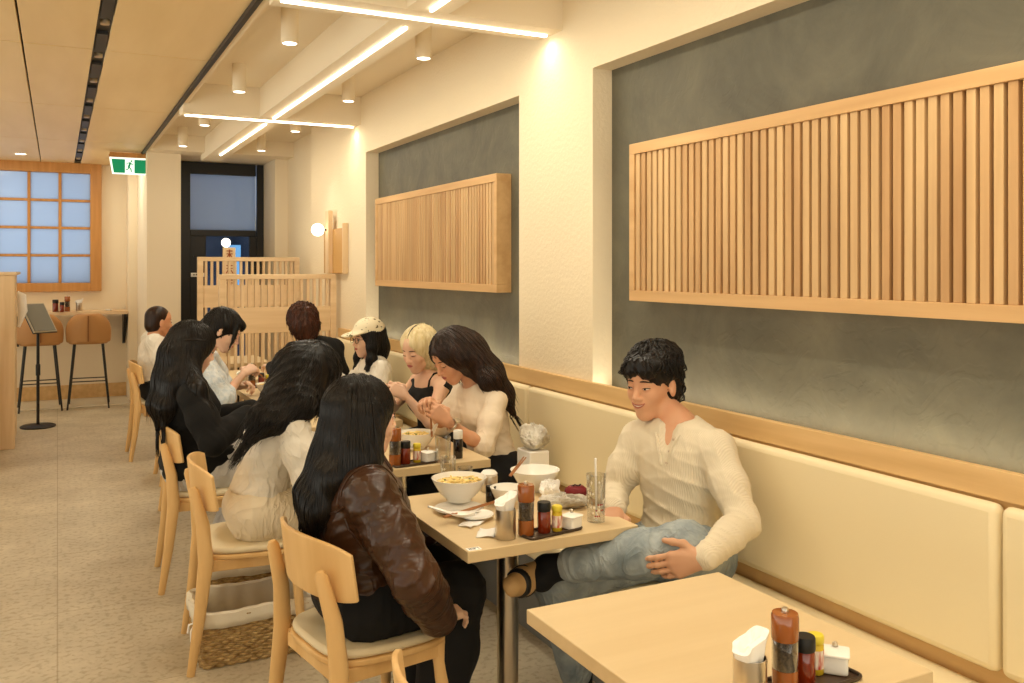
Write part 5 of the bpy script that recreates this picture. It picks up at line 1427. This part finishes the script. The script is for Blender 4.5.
# ---- woman in the brown leather jacket ------------------------------------
P = mk((.825, 2.66, .545), (.805, 2.665, .950), (.838, 2.665, 1.088), (.985, .17, -.05), (1, .05, 0),
       [(.81, 2.82, .890), (.81, 2.510, .890)], [(.95, 2.92, .69), (.895, 2.365, .675)], [(1.12, 2.80, .665), (1.00, 2.45, .515)],
       [(1.12, 2.76, .535), (1.12, 2.585, .535)], [(1.04, 2.77, .09), (1.04, 2.59, .09)],
       [((.8, -.5, 0), (0, 0, -1), -1, dict(curl=0.5)), ((.8, .35, .02), (-.0, .3, -1), 1, dict(curl=0.7, sc_=.9))], w=0.98)
person(P, 'woman with long straight black hair in a brown leather jacket, nearest on the left', (.80, 2.66, 0), SK_B, h=0.006, hf=0.0032)
do_face(P)
S = top_sdf(P, t=0.034, cuff=(0.88, 0.96), neck_r=0.070, wr_amp=0.009, seed=22, sleeve=1.04, loose=1.02, belly=-0.01, cuffr=1.0, hem=((.8, 2.66, .575), (0, 0, -1), .02))
S.noise.append(wrinkle((0, .2, 1), 46, 0.006, 1.5, 41, near_mask(P.sh[1] * .45 + P.el[1] * .55, 0.16)))
S.noise.append(wrinkle((.3, 1, .5), 60, 0.006, 1.5, 42, near_mask((.70, 2.62, .68), 0.15)))
SJ = S
jk = cloth(P, 'leather_jacket', S, LEATHER_B, 0.0055)
# collar, yoke seam, ribbed hem and cuff
def on(S, c, n, reach=0.25, off=0.0):
    """drop from outside onto the surface S along -n towards c"""
    n = unit(n); ts = np.linspace(reach, 0, 140); Q = np.array(c)[None] + n[None] * ts[:, None]; d = S.ev(Q); k = int(np.argmax(d < 0)) if (d < 0).any() else 70
    return Q[max(k - 1, 0)] + n * off
def ring(S, c, R, a0, a1, n, reach=0.3, off=0.0):
    return [on(S, c, R @ V3(math.cos(a), math.sin(a), 0), reach, off) for a in np.linspace(a0, a1, n)]
def band(P, S, c, R, r, name, m, parent=None, reach=0.35, off=0.0, squash=None):
    pts = ring(S, np.array(c), R, 0, 2 * math.pi, 41, reach, off)
    return MB().tube([tuple(p_ - P.o3) for p_ in pts], r, 10, cap=False, squash=squash).build(name, m, parent or P.root)
S2 = SDF(); Hc = V3(.815, 2.66, .60)
S2.ell(Hc, (.145, .172, .075), P.R, 0.03); S2.cut(Hc + V3(0, 0, -.055), (0, 0, -1)); S2.cut(Hc + V3(0, 0, .03), (0, 0, 1))
ob = cloth(P, 'ribbed_hem', S2, LEATHER_R, 0.006)
u_ = unit(P.wr[1] - P.el[1]); S2 = SDF(); c_ = P.el[1] + (P.wr[1] - P.el[1]) * 0.86; S2.cap(c_, c_ + u_ * .055, 0.046, 0.040, 0.01); S2.cut(c_ + u_ * .055, u_); S2.cut(c_ - u_ * .01, -u_); cloth(P, 'jacket_cuff', S2, LEATHER_R, 0.005)
ya = [on(SJ, V3(.80, 2.66 + y_, .86 - 0.10 * (1 - min(1, abs(y_) / .17)) ** 1.0 + 0.0), (-1, 0, 0.15), 0.3, 0.001) for y_ in np.linspace(-.16, .16, 25)]
MB().tube([tuple(p_ - P.o3) for p_ in ya], 0.0032, 6).build('yoke_seam', LEATHER_B, jk)
ar = [on(SJ, P.sh[1] + V3(0, 0.045, -0.02), (math.cos(a) * 1.0, -0.45, math.sin(a)), 0.2, 0.001) for a in np.linspace(-2.6, 2.9, 34)]
MB().tube([tuple(p_ - P.o3) for p_ in ar], 0.003, 6).build('armhole_seam', LEATHER_B, jk)
S2 = SDF(); cr_ = P.neck + V3(.01, 0, .0)
for a in np.linspace(0.5, 2 * math.pi - 0.5, 14):
    q0 = cr_ + P.R @ V3(math.cos(a) * .080, math.sin(a) * .082, 0.02); q1 = cr_ + P.R @ V3(math.cos(a) * .105, math.sin(a) * .108, -0.028)
    S2.cap(q0, q1, 0.008, 0.009, 0.02)
cloth(P, 'jacket_collar', S2, LEATHER_B, 0.0045)
S = legs_sdf(P, t=0.022, hem=0.98, wr_amp=0.006, seed=19, flare=1.15)
cloth(P, 'black_trousers', S, BLACK_C, 0.007)
for i in (0, 1): shoe(P, P.an[i], (1, 0, 0), BLACK, L=0.24)
def exj(S, W):
    S.chain([W(-.02, 0, .02), W(-.045, 0, -.06), (.755, 2.665, .965), (.690, 2.665, .87), (.662, 2.67, .78)], [.084, .084, .076, .056, .018], 0.04)
    S.chain([W(-.015, -.055, .03), W(-.012, -.072, -.04), W(-.015, -.082, -.11), (.80, 2.535, .925), (.87, 2.475, .885), (.905, 2.445, .825)], [.034, .026, .030, .028, .017, .006], 0.03)
    S.chain([W(-.03, -.05, .0), W(-.05, -.06, -.09), (.735, 2.605, .93), (.690, 2.61, .84), (.665, 2.63, .75)], [.052, .052, .050, .040, .02], 0.04)
    S.chain([W(.005, .055, .04), W(.012, .072, -.04), W(-.01, .085, -.12), (.74, 2.76, .93), (.70, 2.78, .85)], [.036, .030, .036, .034, .018], 0.04)
    S.noise.append(wrinkle((.3, 1, 0), 210, 0.0016, 0.6, 3))
S = hair_base(P, exj, thick=0.012, fringe=-0.006, face_dx=-0.006)
hair(P, S, HAIR_K, 800, (0.38, 0.58), r=0.0018, h=0.005, seed=5, fill=400)

# ---- woman in white leaning over her bowl ---------------------------------
P = mk((.725, 3.78, .545), (.835, 3.765, .965), (.955, 3.735, 1.095), (.72, -.12, -.60), (.95, -.05, 0),
       [(.85, 3.925, .915), (.84, 3.60, .915)], [(1.0, 3.97, .73), (.885, 3.515, .705)], [(1.17, 3.86, .84), (1.10, 3.60, .82)],
       [(1.10, 3.86, .535), (1.10, 3.68, .535)], [(.98, 3.86, .09), (.98, 3.68, .09)],
       [((.6, -.5, .3), (-.2, -.5, -.8), -1, dict(curl=0.8)), ((.8, .3, .2), (0, .3, -.9), 1, dict(curl=0.8))], w=0.98, hup=(.5, 0, 1))
person(P, 'woman with long wavy dark hair in white, bending over her bowl on the left', (.70, 3.78, 0), SK_B, h=0.007, hf=0.004)
do_face(P, closed=True)
S = top_sdf(P, t=0.022, cuff=(0.9, 0.9), neck_r=0.066, wr_amp=0.007, seed=52, sleeve=1.12, loose=1.0, hem=((.70, 3.78, .625), (-.2, 0, -1), 0.012))
cloth(P, 'white_shirt', S, WHITE_C, 0.006)
S = legs_sdf(P, t=0.022, hem=0.96, wr_amp=0.006, seed=59, flare=1.3); cloth(P, 'cream_trousers', S, CREAM_C, 0.007)
for i in (0, 1): shoe(P, P.an[i], (1, 0, 0), WHITE_C)
def exw(S, W):
    S.chain([W(-.02, -.01, .02), W(-.07, -.03, -.02), (.82, 3.665, 1.02), (.735, 3.62, .945), (.67, 3.60, .875)], [.09, .085, .074, .054, .020], 0.05)
    S.chain([W(.02, -.06, .03), W(.03, -.085, -.05), (1.0, 3.62, .96), (1.01, 3.61, .87), (1.0, 3.60, .80)], [.036, .036, .038, .026, .010], 0.04)
    S.chain([W(-.02, -.06, .0), W(-.03, -.08, -.07), (.87, 3.60, .99), (.79, 3.575, .93)], [.05, .055, .055, .035], 0.05)
    S.chain([W(.02, .06, .03), W(.02, .08, -.06), (.93, 3.86, .96), (.92, 3.87, .88)], [.034, .034, .034, .015], 0.04)
    S.noise.append(wrinkle((.3, 1, .4), 110, 0.0035, 1.6, 3))
S = hair_base(P, exw, thick=0.016, fringe=0.0)
def pullw(p_):
    g = np.tile(V3(-.55, -.25, -.75), (len(p_), 1)); g[p_[:, 0] > 0.97] = (0, 0, -1.0); return g
hair(P, S, HAIR_K, 700, (0.35, 0.60), r=0.0022, h=0.006, seed=6, wav=0.22, fill=500, pull=pullw, part_y=.02)

# ---- woman in the black sweater -------------------------------------------
P = mk((.60, 4.76, .545), (.575, 4.75, .990), (.61, 4.755, 1.140), (.92, .12, -.28), (1, 0, 0),
       [(.585, 4.94, .925), (.585, 4.555, .925)], [(.72, 5.0, .72), (.66, 4.455, .715)], [(.93, 4.88, .80), (.855, 4.62, .815)],
       [(1.0, 4.86, .535), (1.0, 4.65, .535)], [(.78, 4.86, .09), (.74, 4.66, .09)],
       [((.8, -.5, .1), (0, 0, -1), -1, dict(curl=0.5)), ((.95, .2, .05), (0, .1, -1), 1, dict(curl=0.5))], w=1.06)
person(P, 'woman with very long black hair and a long black sweater on the left side', (.60, 4.76, 0), SK_B, h=0.0075, hf=0.004)
do_face(P)
S = top_sdf(P, t=0.024, cuff=(0.95, 0.95), neck_r=0.066, wr_amp=0.006, seed=62, sleeve=1.12, loose=1.08, hem=((.60, 4.76, .462), (0, 0, -1), 0.02))
for i in (0, 1): S.cap(P.hips[i] + V3(0, 0, .02), P.hips[i] * .62 + P.kn[i] * .38 + V3(0, 0, .012), .130, .105, .05)
S.cut((.60, 4.76, .462), (0, 0, -1), .015)
cloth(P, 'black_sweater', S, BLACK_KN, 0.007)
S = legs_sdf(P, t=0.03, hem=0.97, wr_amp=0.006, seed=69, flare=1.35); cloth(P, 'grey_trousers', S, GREY_T, 0.008)
for i in (0, 1): shoe(P, P.an[i], (1, 0, 0), WHITE_C)
def exb(S, W):
    S.chain([W(-.02, 0, .02), W(-.06, -.01, -.06), (.50, 4.73, 1.0), (.45, 4.71, .88), (.440, 4.69, .77)], [.088, .086, .076, .052, .014], 0.05)
    S.chain([W(.0, -.06, .0), W(-.02, -.085, -.09), (.60, 4.53, .96), (.64, 4.485, .86), (.68, 4.455, .78)], [.04, .046, .040, .026, .010], 0.04)
    S.chain([W(-.04, -.05, -.04), (.52, 4.65, .98), (.48, 4.63, .87), (.46, 4.62, .78)], [.055, .05, .035, .012], 0.04)
    S.noise.append(wrinkle((.3, 1, 0), 170, 0.002, 1.0, 3))
S = hair_base(P, exb, thick=0.016)
hair(P, S, HAIR_K, 420, (0.40, 0.68), r=0.0026, h=0.0065, seed=7, wav=0.05, fill=400)
MB().tube([tuple(P.W(*q_) - P.o3) for q_ in ((.02, -.098, .05), (-.03, -.108, .045), (-.08, -.085, .03), (-.118, -.04, .02), (-.125, 0, .018))], [.006, .009, .010, .009, .006], 8).build('hair_braid', HAIR_K, P.root)
o = sphere(MB(), (0, 0, 0), 0.009, 10).build('earring', STEEL, P.root, loc=tuple(P.W(0.004, -.090, -.05) - P.o3))

# ---- woman in light blue --------------------------------------------------
P = mk((.66, 5.80, .545), (.795, 5.69, 1.03), (.895, 5.61, 1.168), (.80, -.22, -.50), (.92, -.3, 0),
       [(.84, 5.85, .975), (.775, 5.53, .975)], [(.93, 5.95, .80), (.865, 5.46, .775)], [(1.02, 5.86, .79), (1.005, 5.575, .905)],
       [(1.10, 5.92, .535), (1.10, 5.74, .535)], [(1.0, 5.92, .09), (1.0, 5.74, .09)],
       [((.6, -.6, .2), (-.2, -.4, -.8), -1, dict(curl=0.9)), ((.6, .4, .25), (.1, .5, -.7), 1, dict(curl=1.0))], w=0.96, hup=(.3, 0, 1))
person(P, 'woman in a light blue patterned shirt with tied dark hair, eating at the fifth table', (.66, 5.80, 0), SK_B, h=0.0075, hf=0.004)
do_face(P, closed=True)
S = top_sdf(P, t=0.022, cuff=(0.25, 0.25), neck_r=0.066, wr_amp=0.008, seed=72, sleeve=1.25, hem=((.68, 5.78, .55), (0, 0, -1), 0.02))
cloth(P, 'blue_shirt', S, BLUE_C, 0.007)
S = legs_sdf(P, t=0.02, hem=0.97, seed=79, flare=1.2); cloth(P, 'trousers', S, BLACK_C, 0.009)
for i in (0, 1): shoe(P, P.an[i], (1, 0, 0), BLACK)
def exl(S, W):
    S.cap(W(-.09, 0, .0), W(-.115, 0, -.03), .045, .03, 0.03)
    S.ell(W(.055, 0, .075), (.045, .066, .03), P.HR, .02)
    for s in (-1, 1): S.chain([W(.062, s * .062, .05), W(.078, s * .066, -.01), W(.085, s * .058, -.07)], [.014, .009, .004], .015)
S = hair_base(P, exl, thick=0.012, fringe=0.01)
hair(P, S, HAIR_K, 260, (0.10, 0.17), r=0.0028, h=0.006, seed=8, fill=120)
o = stick_pair(P.wr[1] + V3(.06, .04, .03), V3(1.20, 5.74, .81), 'chopsticks in the hand of the woman in light blue')

# ---- short-haired man in white far along the aisle -------------------------
P = mk((.715, 7.95, .545), (.715, 7.965, .955), (.755, 7.985, 1.095), (.95, .28, -.12), (1, .05, 0),
       [(.70, 8.14, .935), (.70, 7.79, .935)], [(.82, 8.2, .72), (.80, 7.72, .72)], [(1.0, 8.1, .80), (1.02, 7.84, .80)],
       [(1.13, 8.04, .535), (1.13, 7.85, .535)], [(1.0, 8.04, .09), (1.0, 7.85, .09)],
       [((.9, -.2, 0), (0, 0, -1), -1, dict(curl=0.5)), ((.9, .2, 0), (0, 0, -1), 1, dict(curl=0.5))], w=1.04, female=False, nr=0.054)
person(P, 'man with cropped black hair and a white shirt, farthest person down the aisle', (.715, 7.95, 0), SK_C, h=0.009, hf=0.005)
do_face(P, male=True)
S = top_sdf(P, t=0.022, cuff=(0.3, 0.3), neck_r=0.062, wr_amp=0.006, seed=82, sleeve=1.25, hem=((.70, 7.95, .54), (0, 0, -1), 0.02))
cloth(P, 'white_shirt', S, WHITE_C, 0.009)
S = legs_sdf(P, t=0.018, hem=0.97, seed=89, flare=1.1); cloth(P, 'trousers', S, BLACK_C, 0.01)
for i in (0, 1): shoe(P, P.an[i], (1, 0, 0), BLACK)
S = hair_base(P, None, thick=0.004, fringe=0.012, top=0.006); np_mesh('hair', [(lambda a: (a[0] - P.o3, a[1]))(S.mesh(0.006))], HAIR_B, P.root)

# ---- woman in the cream top ------------------------------------------------
P = mk((1.885, 3.90, .575), (1.80, 3.935, .985), (1.68, 3.935, 1.125), (-.84, -.16, -.52), (-1, -.12, 0),
       [(1.83, 3.775, .925), (1.80, 4.09, .925)], [(1.72, 3.675, .735), (1.66, 4.02, .78)], [(1.545, 3.665, .860), (1.525, 3.80, .925)],
       [(1.47, 3.80, .535), (1.47, 3.98, .535)], [(1.52, 3.80, .09), (1.52, 3.98, .09)],
       [((-.62, .15, .55), (-.2, .9, .1), -1, dict(curl=1.0, thumb=0.9, sc_=0.92)), ((-.55, -.45, .25), (-.1, -.5, -.8), 1, dict(curl=0.95, thumb=0.8, sc_=0.92))], w=0.96, hup=(-.35, 0, 1))
person(P, 'woman with long straight dark brown hair in a cream top, holding chopsticks over her bowl', (1.885, 3.90, 0), SK_A, h=0.006, hf=0.0032)
do_face(P, closed=True)
S = top_sdf(P, t=0.010, cuff=(0.10, 0.10), neck_r=0.072, wr_amp=0.005, seed=92, sleeve=1.12, hem=((1.89, 3.9, .50), (0, 0, -1), 0.02))
S.noise.append(wrinkle((.2, .2, 1), 80, 0.005, 1.3, 94, near_mask(P.el[0], 0.10))); S.noise.append(wrinkle((.5, .2, 1), 62, 0.005, 1.6, 95, near_mask(P.hip + V3(0, -.1, .12), 0.14)))
cloth(P, 'cream_top', S, CREAM_T, 0.0055)
S = legs_sdf(P, t=0.014, hem=0.97, seed=99); cloth(P, 'black_trousers', S, BLACK_C, 0.008)
for i in (0, 1): shoe(P, P.an[i], (-1, 0, 0), BLACK)
def exc(S, W):
    S.chain([W(-.02, 0, .02), W(-.065, .03, -.02), (1.835, 3.87, 1.05), (1.895, 3.83, .95), (1.93, 3.80, .86)], [.088, .085, .064, .042, .014], 0.05)
    S.chain([W(.015, .060, .035), W(.0, .082, -.01), W(-.05, .090, -.05), (1.815, 3.80, 1.02), (1.88, 3.775, .94)], [.036, .032, .042, .046, .03], 0.04)
    S.chain([W(.015, -.060, .035), W(.0, -.080, -.03), W(-.04, -.085, -.11)], [.034, .03, .03], 0.04)
    S.noise.append(wrinkle((1, .3, .8), 170, 0.0016, 0.6, 3))
S = hair_base(P, exc, thick=0.014, fringe=0.0)
def pullc(p_): return np.tile(V3(.50, -.18, -.85), (len(p_), 1))
hair(P, S, HAIR_B, 520, (0.32, 0.52), r=0.0020, h=0.005, seed=9, fill=400, pull=pullc)
w_ = P.wr[0] + (P.el[0] - P.wr[0]) * 0.10; ax_ = unit(P.el[0] - P.wr[0]); fr2 = frame(ax_)
wt = MB().tube([tuple(w_ + fr2 @ V3(0, math.cos(a) * .029, math.sin(a) * .029) - P.o3) for a in np.linspace(0, 6.283, 25)], .0055, 8, cap=False).build('watch_strap', STEEL, P.root)
o = MB().lathe([(0.0, 0.0), (0.015, 0), (0.015, 0.006), (0, 0.007)], n=20).build('watch_face', STEEL, wt, loc=tuple(w_ + fr2 @ V3(0, -.018, .026) - P.o3)); o.rotation_euler = (0.6, 0.3, 0)
stick_pair(P.wr[0] + V3(-.075, .03, .085), V3(1.475, 3.69, .80), 'chopsticks in the left hand of the woman in the cream top')
sp_ = soup_spoon((1.50, 3.70, .835), 2.5, 'white china spoon held above the bowl by the woman in the cream top', tilt=0.9)

# ---- blonde woman -----------------------------------------------------------
P = mk((1.90, 4.62, .575), (1.835, 4.625, .960), (1.762, 4.600, 1.100), (-.80, -.42, -.30), (-1, -.2, 0),
       [(1.845, 4.465, .905), (1.825, 4.785, .905)], [(1.735, 4.375, .735), (1.69, 4.83, .75)], [(1.625, 4.43, .875), (1.58, 4.62, .885)],
       [(1.47, 4.52, .535), (1.47, 4.70, .535)], [(1.52, 4.52, .09), (1.52, 4.70, .09)],
       [((-.6, .2, .35), (-.2, .9, 0), -1, dict(curl=0.9, thumb=0.8, sc_=0.9)), ((-.6, -.5, .15), (0, -.6, -.7), 1, dict(curl=0.9, sc_=0.9))], w=0.93)
person(P, 'blonde woman with dark roots in a black sleeveless top, looking down at her hands', (1.90, 4.62, 0), SK_B, h=0.007, hf=0.0036)
do_face(P, closed=True)
S = top_sdf(P, t=0.009, neck_r=0.082, wr_amp=0.003, seed=102, sleeves=False)
S.cut((1.9, 4.6, .50), (0, 0, -1), 0.02)
S.cut(P.neck + P.R @ V3(.04, 0, -.035), P.R @ V3(.55, 0, 1), 0.01)
bt = cloth(P, 'black_vest', S, BLACK_C, 0.006)
mk_ = MB()
for i, y_ in enumerate((-.03, -.005, .02)):
    a_ = on(S, P.neck + P.R @ V3(0, y_, -.16), P.R @ V3(1, 0, 0), .25, .001) - P.o3; b_ = on(S, P.neck + P.R @ V3(0, y_ + .006, -.20), P.R @ V3(1, 0, 0), .25, .001) - P.o3
    mk_.tube([tuple(a_), tuple(b_)], .0028, 6)
mk_.build('vest_print', WHITE_C, bt)
s0 = P.neck + P.R @ V3(-.03, .075, -.005); pts = [on(P.S, P.neck + P.R @ V3(x_, .078, z_), P.R @ V3(.5, .1, 1), .2, .002) - P.o3 for x_, z_ in ((-.05, -.08), (-.01, -.06), (.03, -.08), (.055, -.12))]
MB().tube([tuple(q_) for q_ in pts], .006, 6).build('vest_strap', BLACK_C, bt)
S = legs_sdf(P, t=0.014, hem=0.97, seed=109); cloth(P, 'black_trousers', S, BLACK_C, 0.009)
for i in (0, 1): shoe(P, P.an[i], (-1, 0, 0), BLACK)
def exy(S, W):
    S.chain([W(-.02, 0, .02), W(-.06, 0, -.05), W(-.085, .0, -.13), W(-.09, .0, -.20)], [.088, .085, .06, .03], 0.05)
    for s in (-1, 1): S.chain([W(.01, s * .055, .05), W(-.01, s * .070, -.01), W(-.03, s * .070, -.08), W(-.05, s * .06, -.14)], [.026, .020, .024, .012], 0.03)
S = hair_base(P, exy, thick=0.006, fringe=-0.004, face_dx=-.010)
hr_ = hair(P, S, HAIR_Y, 320, (0.18, 0.34), r=0.0026, h=0.006, seed=10)
rt = [P.W(x_, 0, 0) for x_ in (0.06, 0.03, 0, -0.03, -0.06)]
pts = [on(S, P.W(x_, 0, 0), P.HR @ V3(x_ * 3, 0, 1), .2, -.001) - P.o3 for x_ in (0.062, 0.04, 0.015, -0.01, -0.04, -0.065)]
MB().tube([tuple(q_) for q_ in pts], [.001, .003, .004, .004, .003, .001], 8).build('dark_roots', HAIR_B, hr_)
stick_pair(P.wr[0] + V3(-.07, .03, .05), V3(1.46, 4.60, .83), 'chopsticks held by the blonde woman')

# ---- woman in the printed cap ----------------------------------------------
P = mk((1.90, 5.80, .575), (1.895, 5.805, .925), (1.855, 5.79, 1.072), (-.97, -.20, -.08), (-1, -.1, 0),
       [(1.905, 5.645, .875), (1.90, 5.965, .875)], [(1.83, 5.56, .69), (1.80, 6.02, .70)], [(1.67, 5.62, .80), (1.66, 5.90, .83)],
       [(1.47, 5.71, .535), (1.47, 5.88, .535)], [(1.52, 5.71, .09), (1.52, 5.88, .09)],
       [((-.7, .2, .2), (-.1, .5, -.6), -1, dict(curl=0.8)), ((-.5, -.2, .6), (-.2, -.6, 0), 1, dict(curl=0.7))], w=0.95)
person(P, 'woman in a cream printed cap, glasses and white cardigan on the far bench', (1.90, 5.80, 0), SK_B, h=0.0075, hf=0.004)
do_face(P)
S = top_sdf(P, t=0.018, cuff=(0.92, 0.92), neck_r=0.07, wr_amp=0.006, seed=112, sleeve=1.15, hem=((1.9, 5.8, .50), (0, 0, -1), 0.02))
cloth(P, 'white_cardigan', S, WHITE_C, 0.007)
S = legs_sdf(P, t=0.014, hem=0.97, seed=119); cloth(P, 'black_trousers', S, BLACK_C, 0.009)
for i in (0, 1): shoe(P, P.an[i], (-1, 0, 0), BLACK)
def exk(S, W):
    S.chain([W(-.03, 0, -.0), W(-.06, 0, -.08), W(-.07, 0, -.18)], [.080, .075, .04], 0.05)
    for s in (-1, 1): S.chain([W(.01, s * .065, .03), W(.018, s * .080, -.05), W(.03, s * .085, -.13), W(.05, s * .075, -.20), W(.055, s * .07, -.26)], [.028, .028, .030, .024, .008], 0.03)
S = hair_base(P, exk, thick=0.010, fringe=0.0)
hair(P, S, HAIR_K, 260, (0.22, 0.36), r=0.0028, h=0.006, seed=11)
CAPM = mat('printed cap cloth', srgb(232, 222, 192), 0.85)
nt = CAPM.node_tree; b = nt.nodes['Principled BSDF']; tc = nt.nodes.new('ShaderNodeTexCoord'); vz = nt.nodes.new('ShaderNodeTexNoise'); vz.inputs['Scale'].default_value = 45; vz.inputs['Detail'].default_value = 1
rp = nt.nodes.new('ShaderNodeValToRGB'); rp.color_ramp.elements[0].position = 0.62; rp.color_ramp.elements[1].position = 0.66; rp.color_ramp.elements[0].color = srgb(232, 222, 192); rp.color_ramp.elements[1].color = srgb(104, 92, 60)
nt.links.new(tc.outputs['Object'], vz.inputs['Vector']); nt.links.new(vz.outputs['Fac'], rp.inputs[0]); nt.links.new(rp.outputs[0], b.inputs['Base Color'])
S = SDF(); S.ell(P.W(-.015, 0, .045), (.114, .098, .098), P.HR, .02); S.cut(P.W(0, 0, .045), P.HR @ V3(.08, 0, -1), .004)
S.ell(P.W(.105, 0, .045), (.085, .078, .012), P.HR @ rot_axis((0, 1, 0), 0.14), .02)
cloth(P, 'printed_cap', S, CAPM, 0.005)
gl = MB(); sl = type('q', (), {'ev': lambda s_, Q: P.S.ev(Q + P.o3)})()
for s in (-1, 1):
    c0 = (0.112, s * .032, .002)
    gl.tube([tuple(P.W(0.108 + 0.0 - 0.006 * abs(math.cos(a)), s * .033 + .022 * math.cos(a), .000 + .019 * math.sin(a)) - P.o3) for a in np.linspace(0, 6.283, 21)], .0016, 6, cap=False)
    gl.tube([tuple(P.W(*q_) - P.o3) for q_ in ((.102, s * .056, .004), (.06, s * .080, .006), (.0, s * .086, .004))], .0015, 6)
gl.tube([tuple(P.W(*q_) - P.o3) for q_ in ((.106, -.011, .003), (.112, 0, .005), (.106, .011, .003))], .0016, 6)
gl.build('eyeglasses', BLACK, P.root)

# ---- woman in black with her back to the room -------------------------------
P = mk((1.86, 6.42, .575), (1.640, 6.40, 1.010), (1.565, 6.44, 1.160), (-.35, .93, -.1), (-.35, .93, 0),
       [(1.49, 6.345, .955), (1.815, 6.465, .955)], [(1.42, 6.47, .75), (1.86, 6.60, .74)], [(1.40, 6.66, .82), (1.66, 6.76, .82)],
       [(1.56, 6.66, .545), (1.66, 6.82, .545)], [(1.56, 6.72, .09), (1.70, 6.86, .09)],
       [((-.1, .9, 0), (0, 0, -1), -1, dict(curl=0.5)), ((-.7, .6, 0), (0, 0, -1), 1, dict(curl=0.5))], w=1.05)
person(P, 'woman with short brown hair in black, turned away towards the slatted divider', (1.80, 6.42, 0), SK_B, h=0.0085, hf=0.005)
do_face(P)
S = top_sdf(P, t=0.022, cuff=(0.93, 0.93), neck_r=0.062, wr_amp=0.005, seed=122, sleeve=1.1, hem=((1.8, 6.4, .50), (0, 0, -1), 0.02))
cloth(P, 'black_top', S, BLACK_KN, 0.008)
S = legs_sdf(P, t=0.014, hem=0.97, seed=129); cloth(P, 'black_trousers', S, BLACK_C, 0.01)
for i in (0, 1): shoe(P, P.an[i], (-.4, .9, 0), BLACK)
def exs(S, W):
    S.chain([W(-.02, 0, .02), W(-.05, 0, -.05), W(-.065, 0, -.10)], [.092, .085, .05], 0.04)
    S.noise.append(wrinkle((1, .3, .2), 110, 0.009, 2.2, 3)); S.noise.append(wrinkle((.2, 1, .2), 140, 0.008, 2.0, 5))
S = hair_base(P, exs, thick=0.018)
HAIR_S = hair_mat('short brown hair', srgb(46, 26, 18), srgb(86, 48, 32))
hair(P, S, HAIR_S, 240, (0.14, 0.24), r=0.0034, h=0.006, seed=12, wav=0.12)
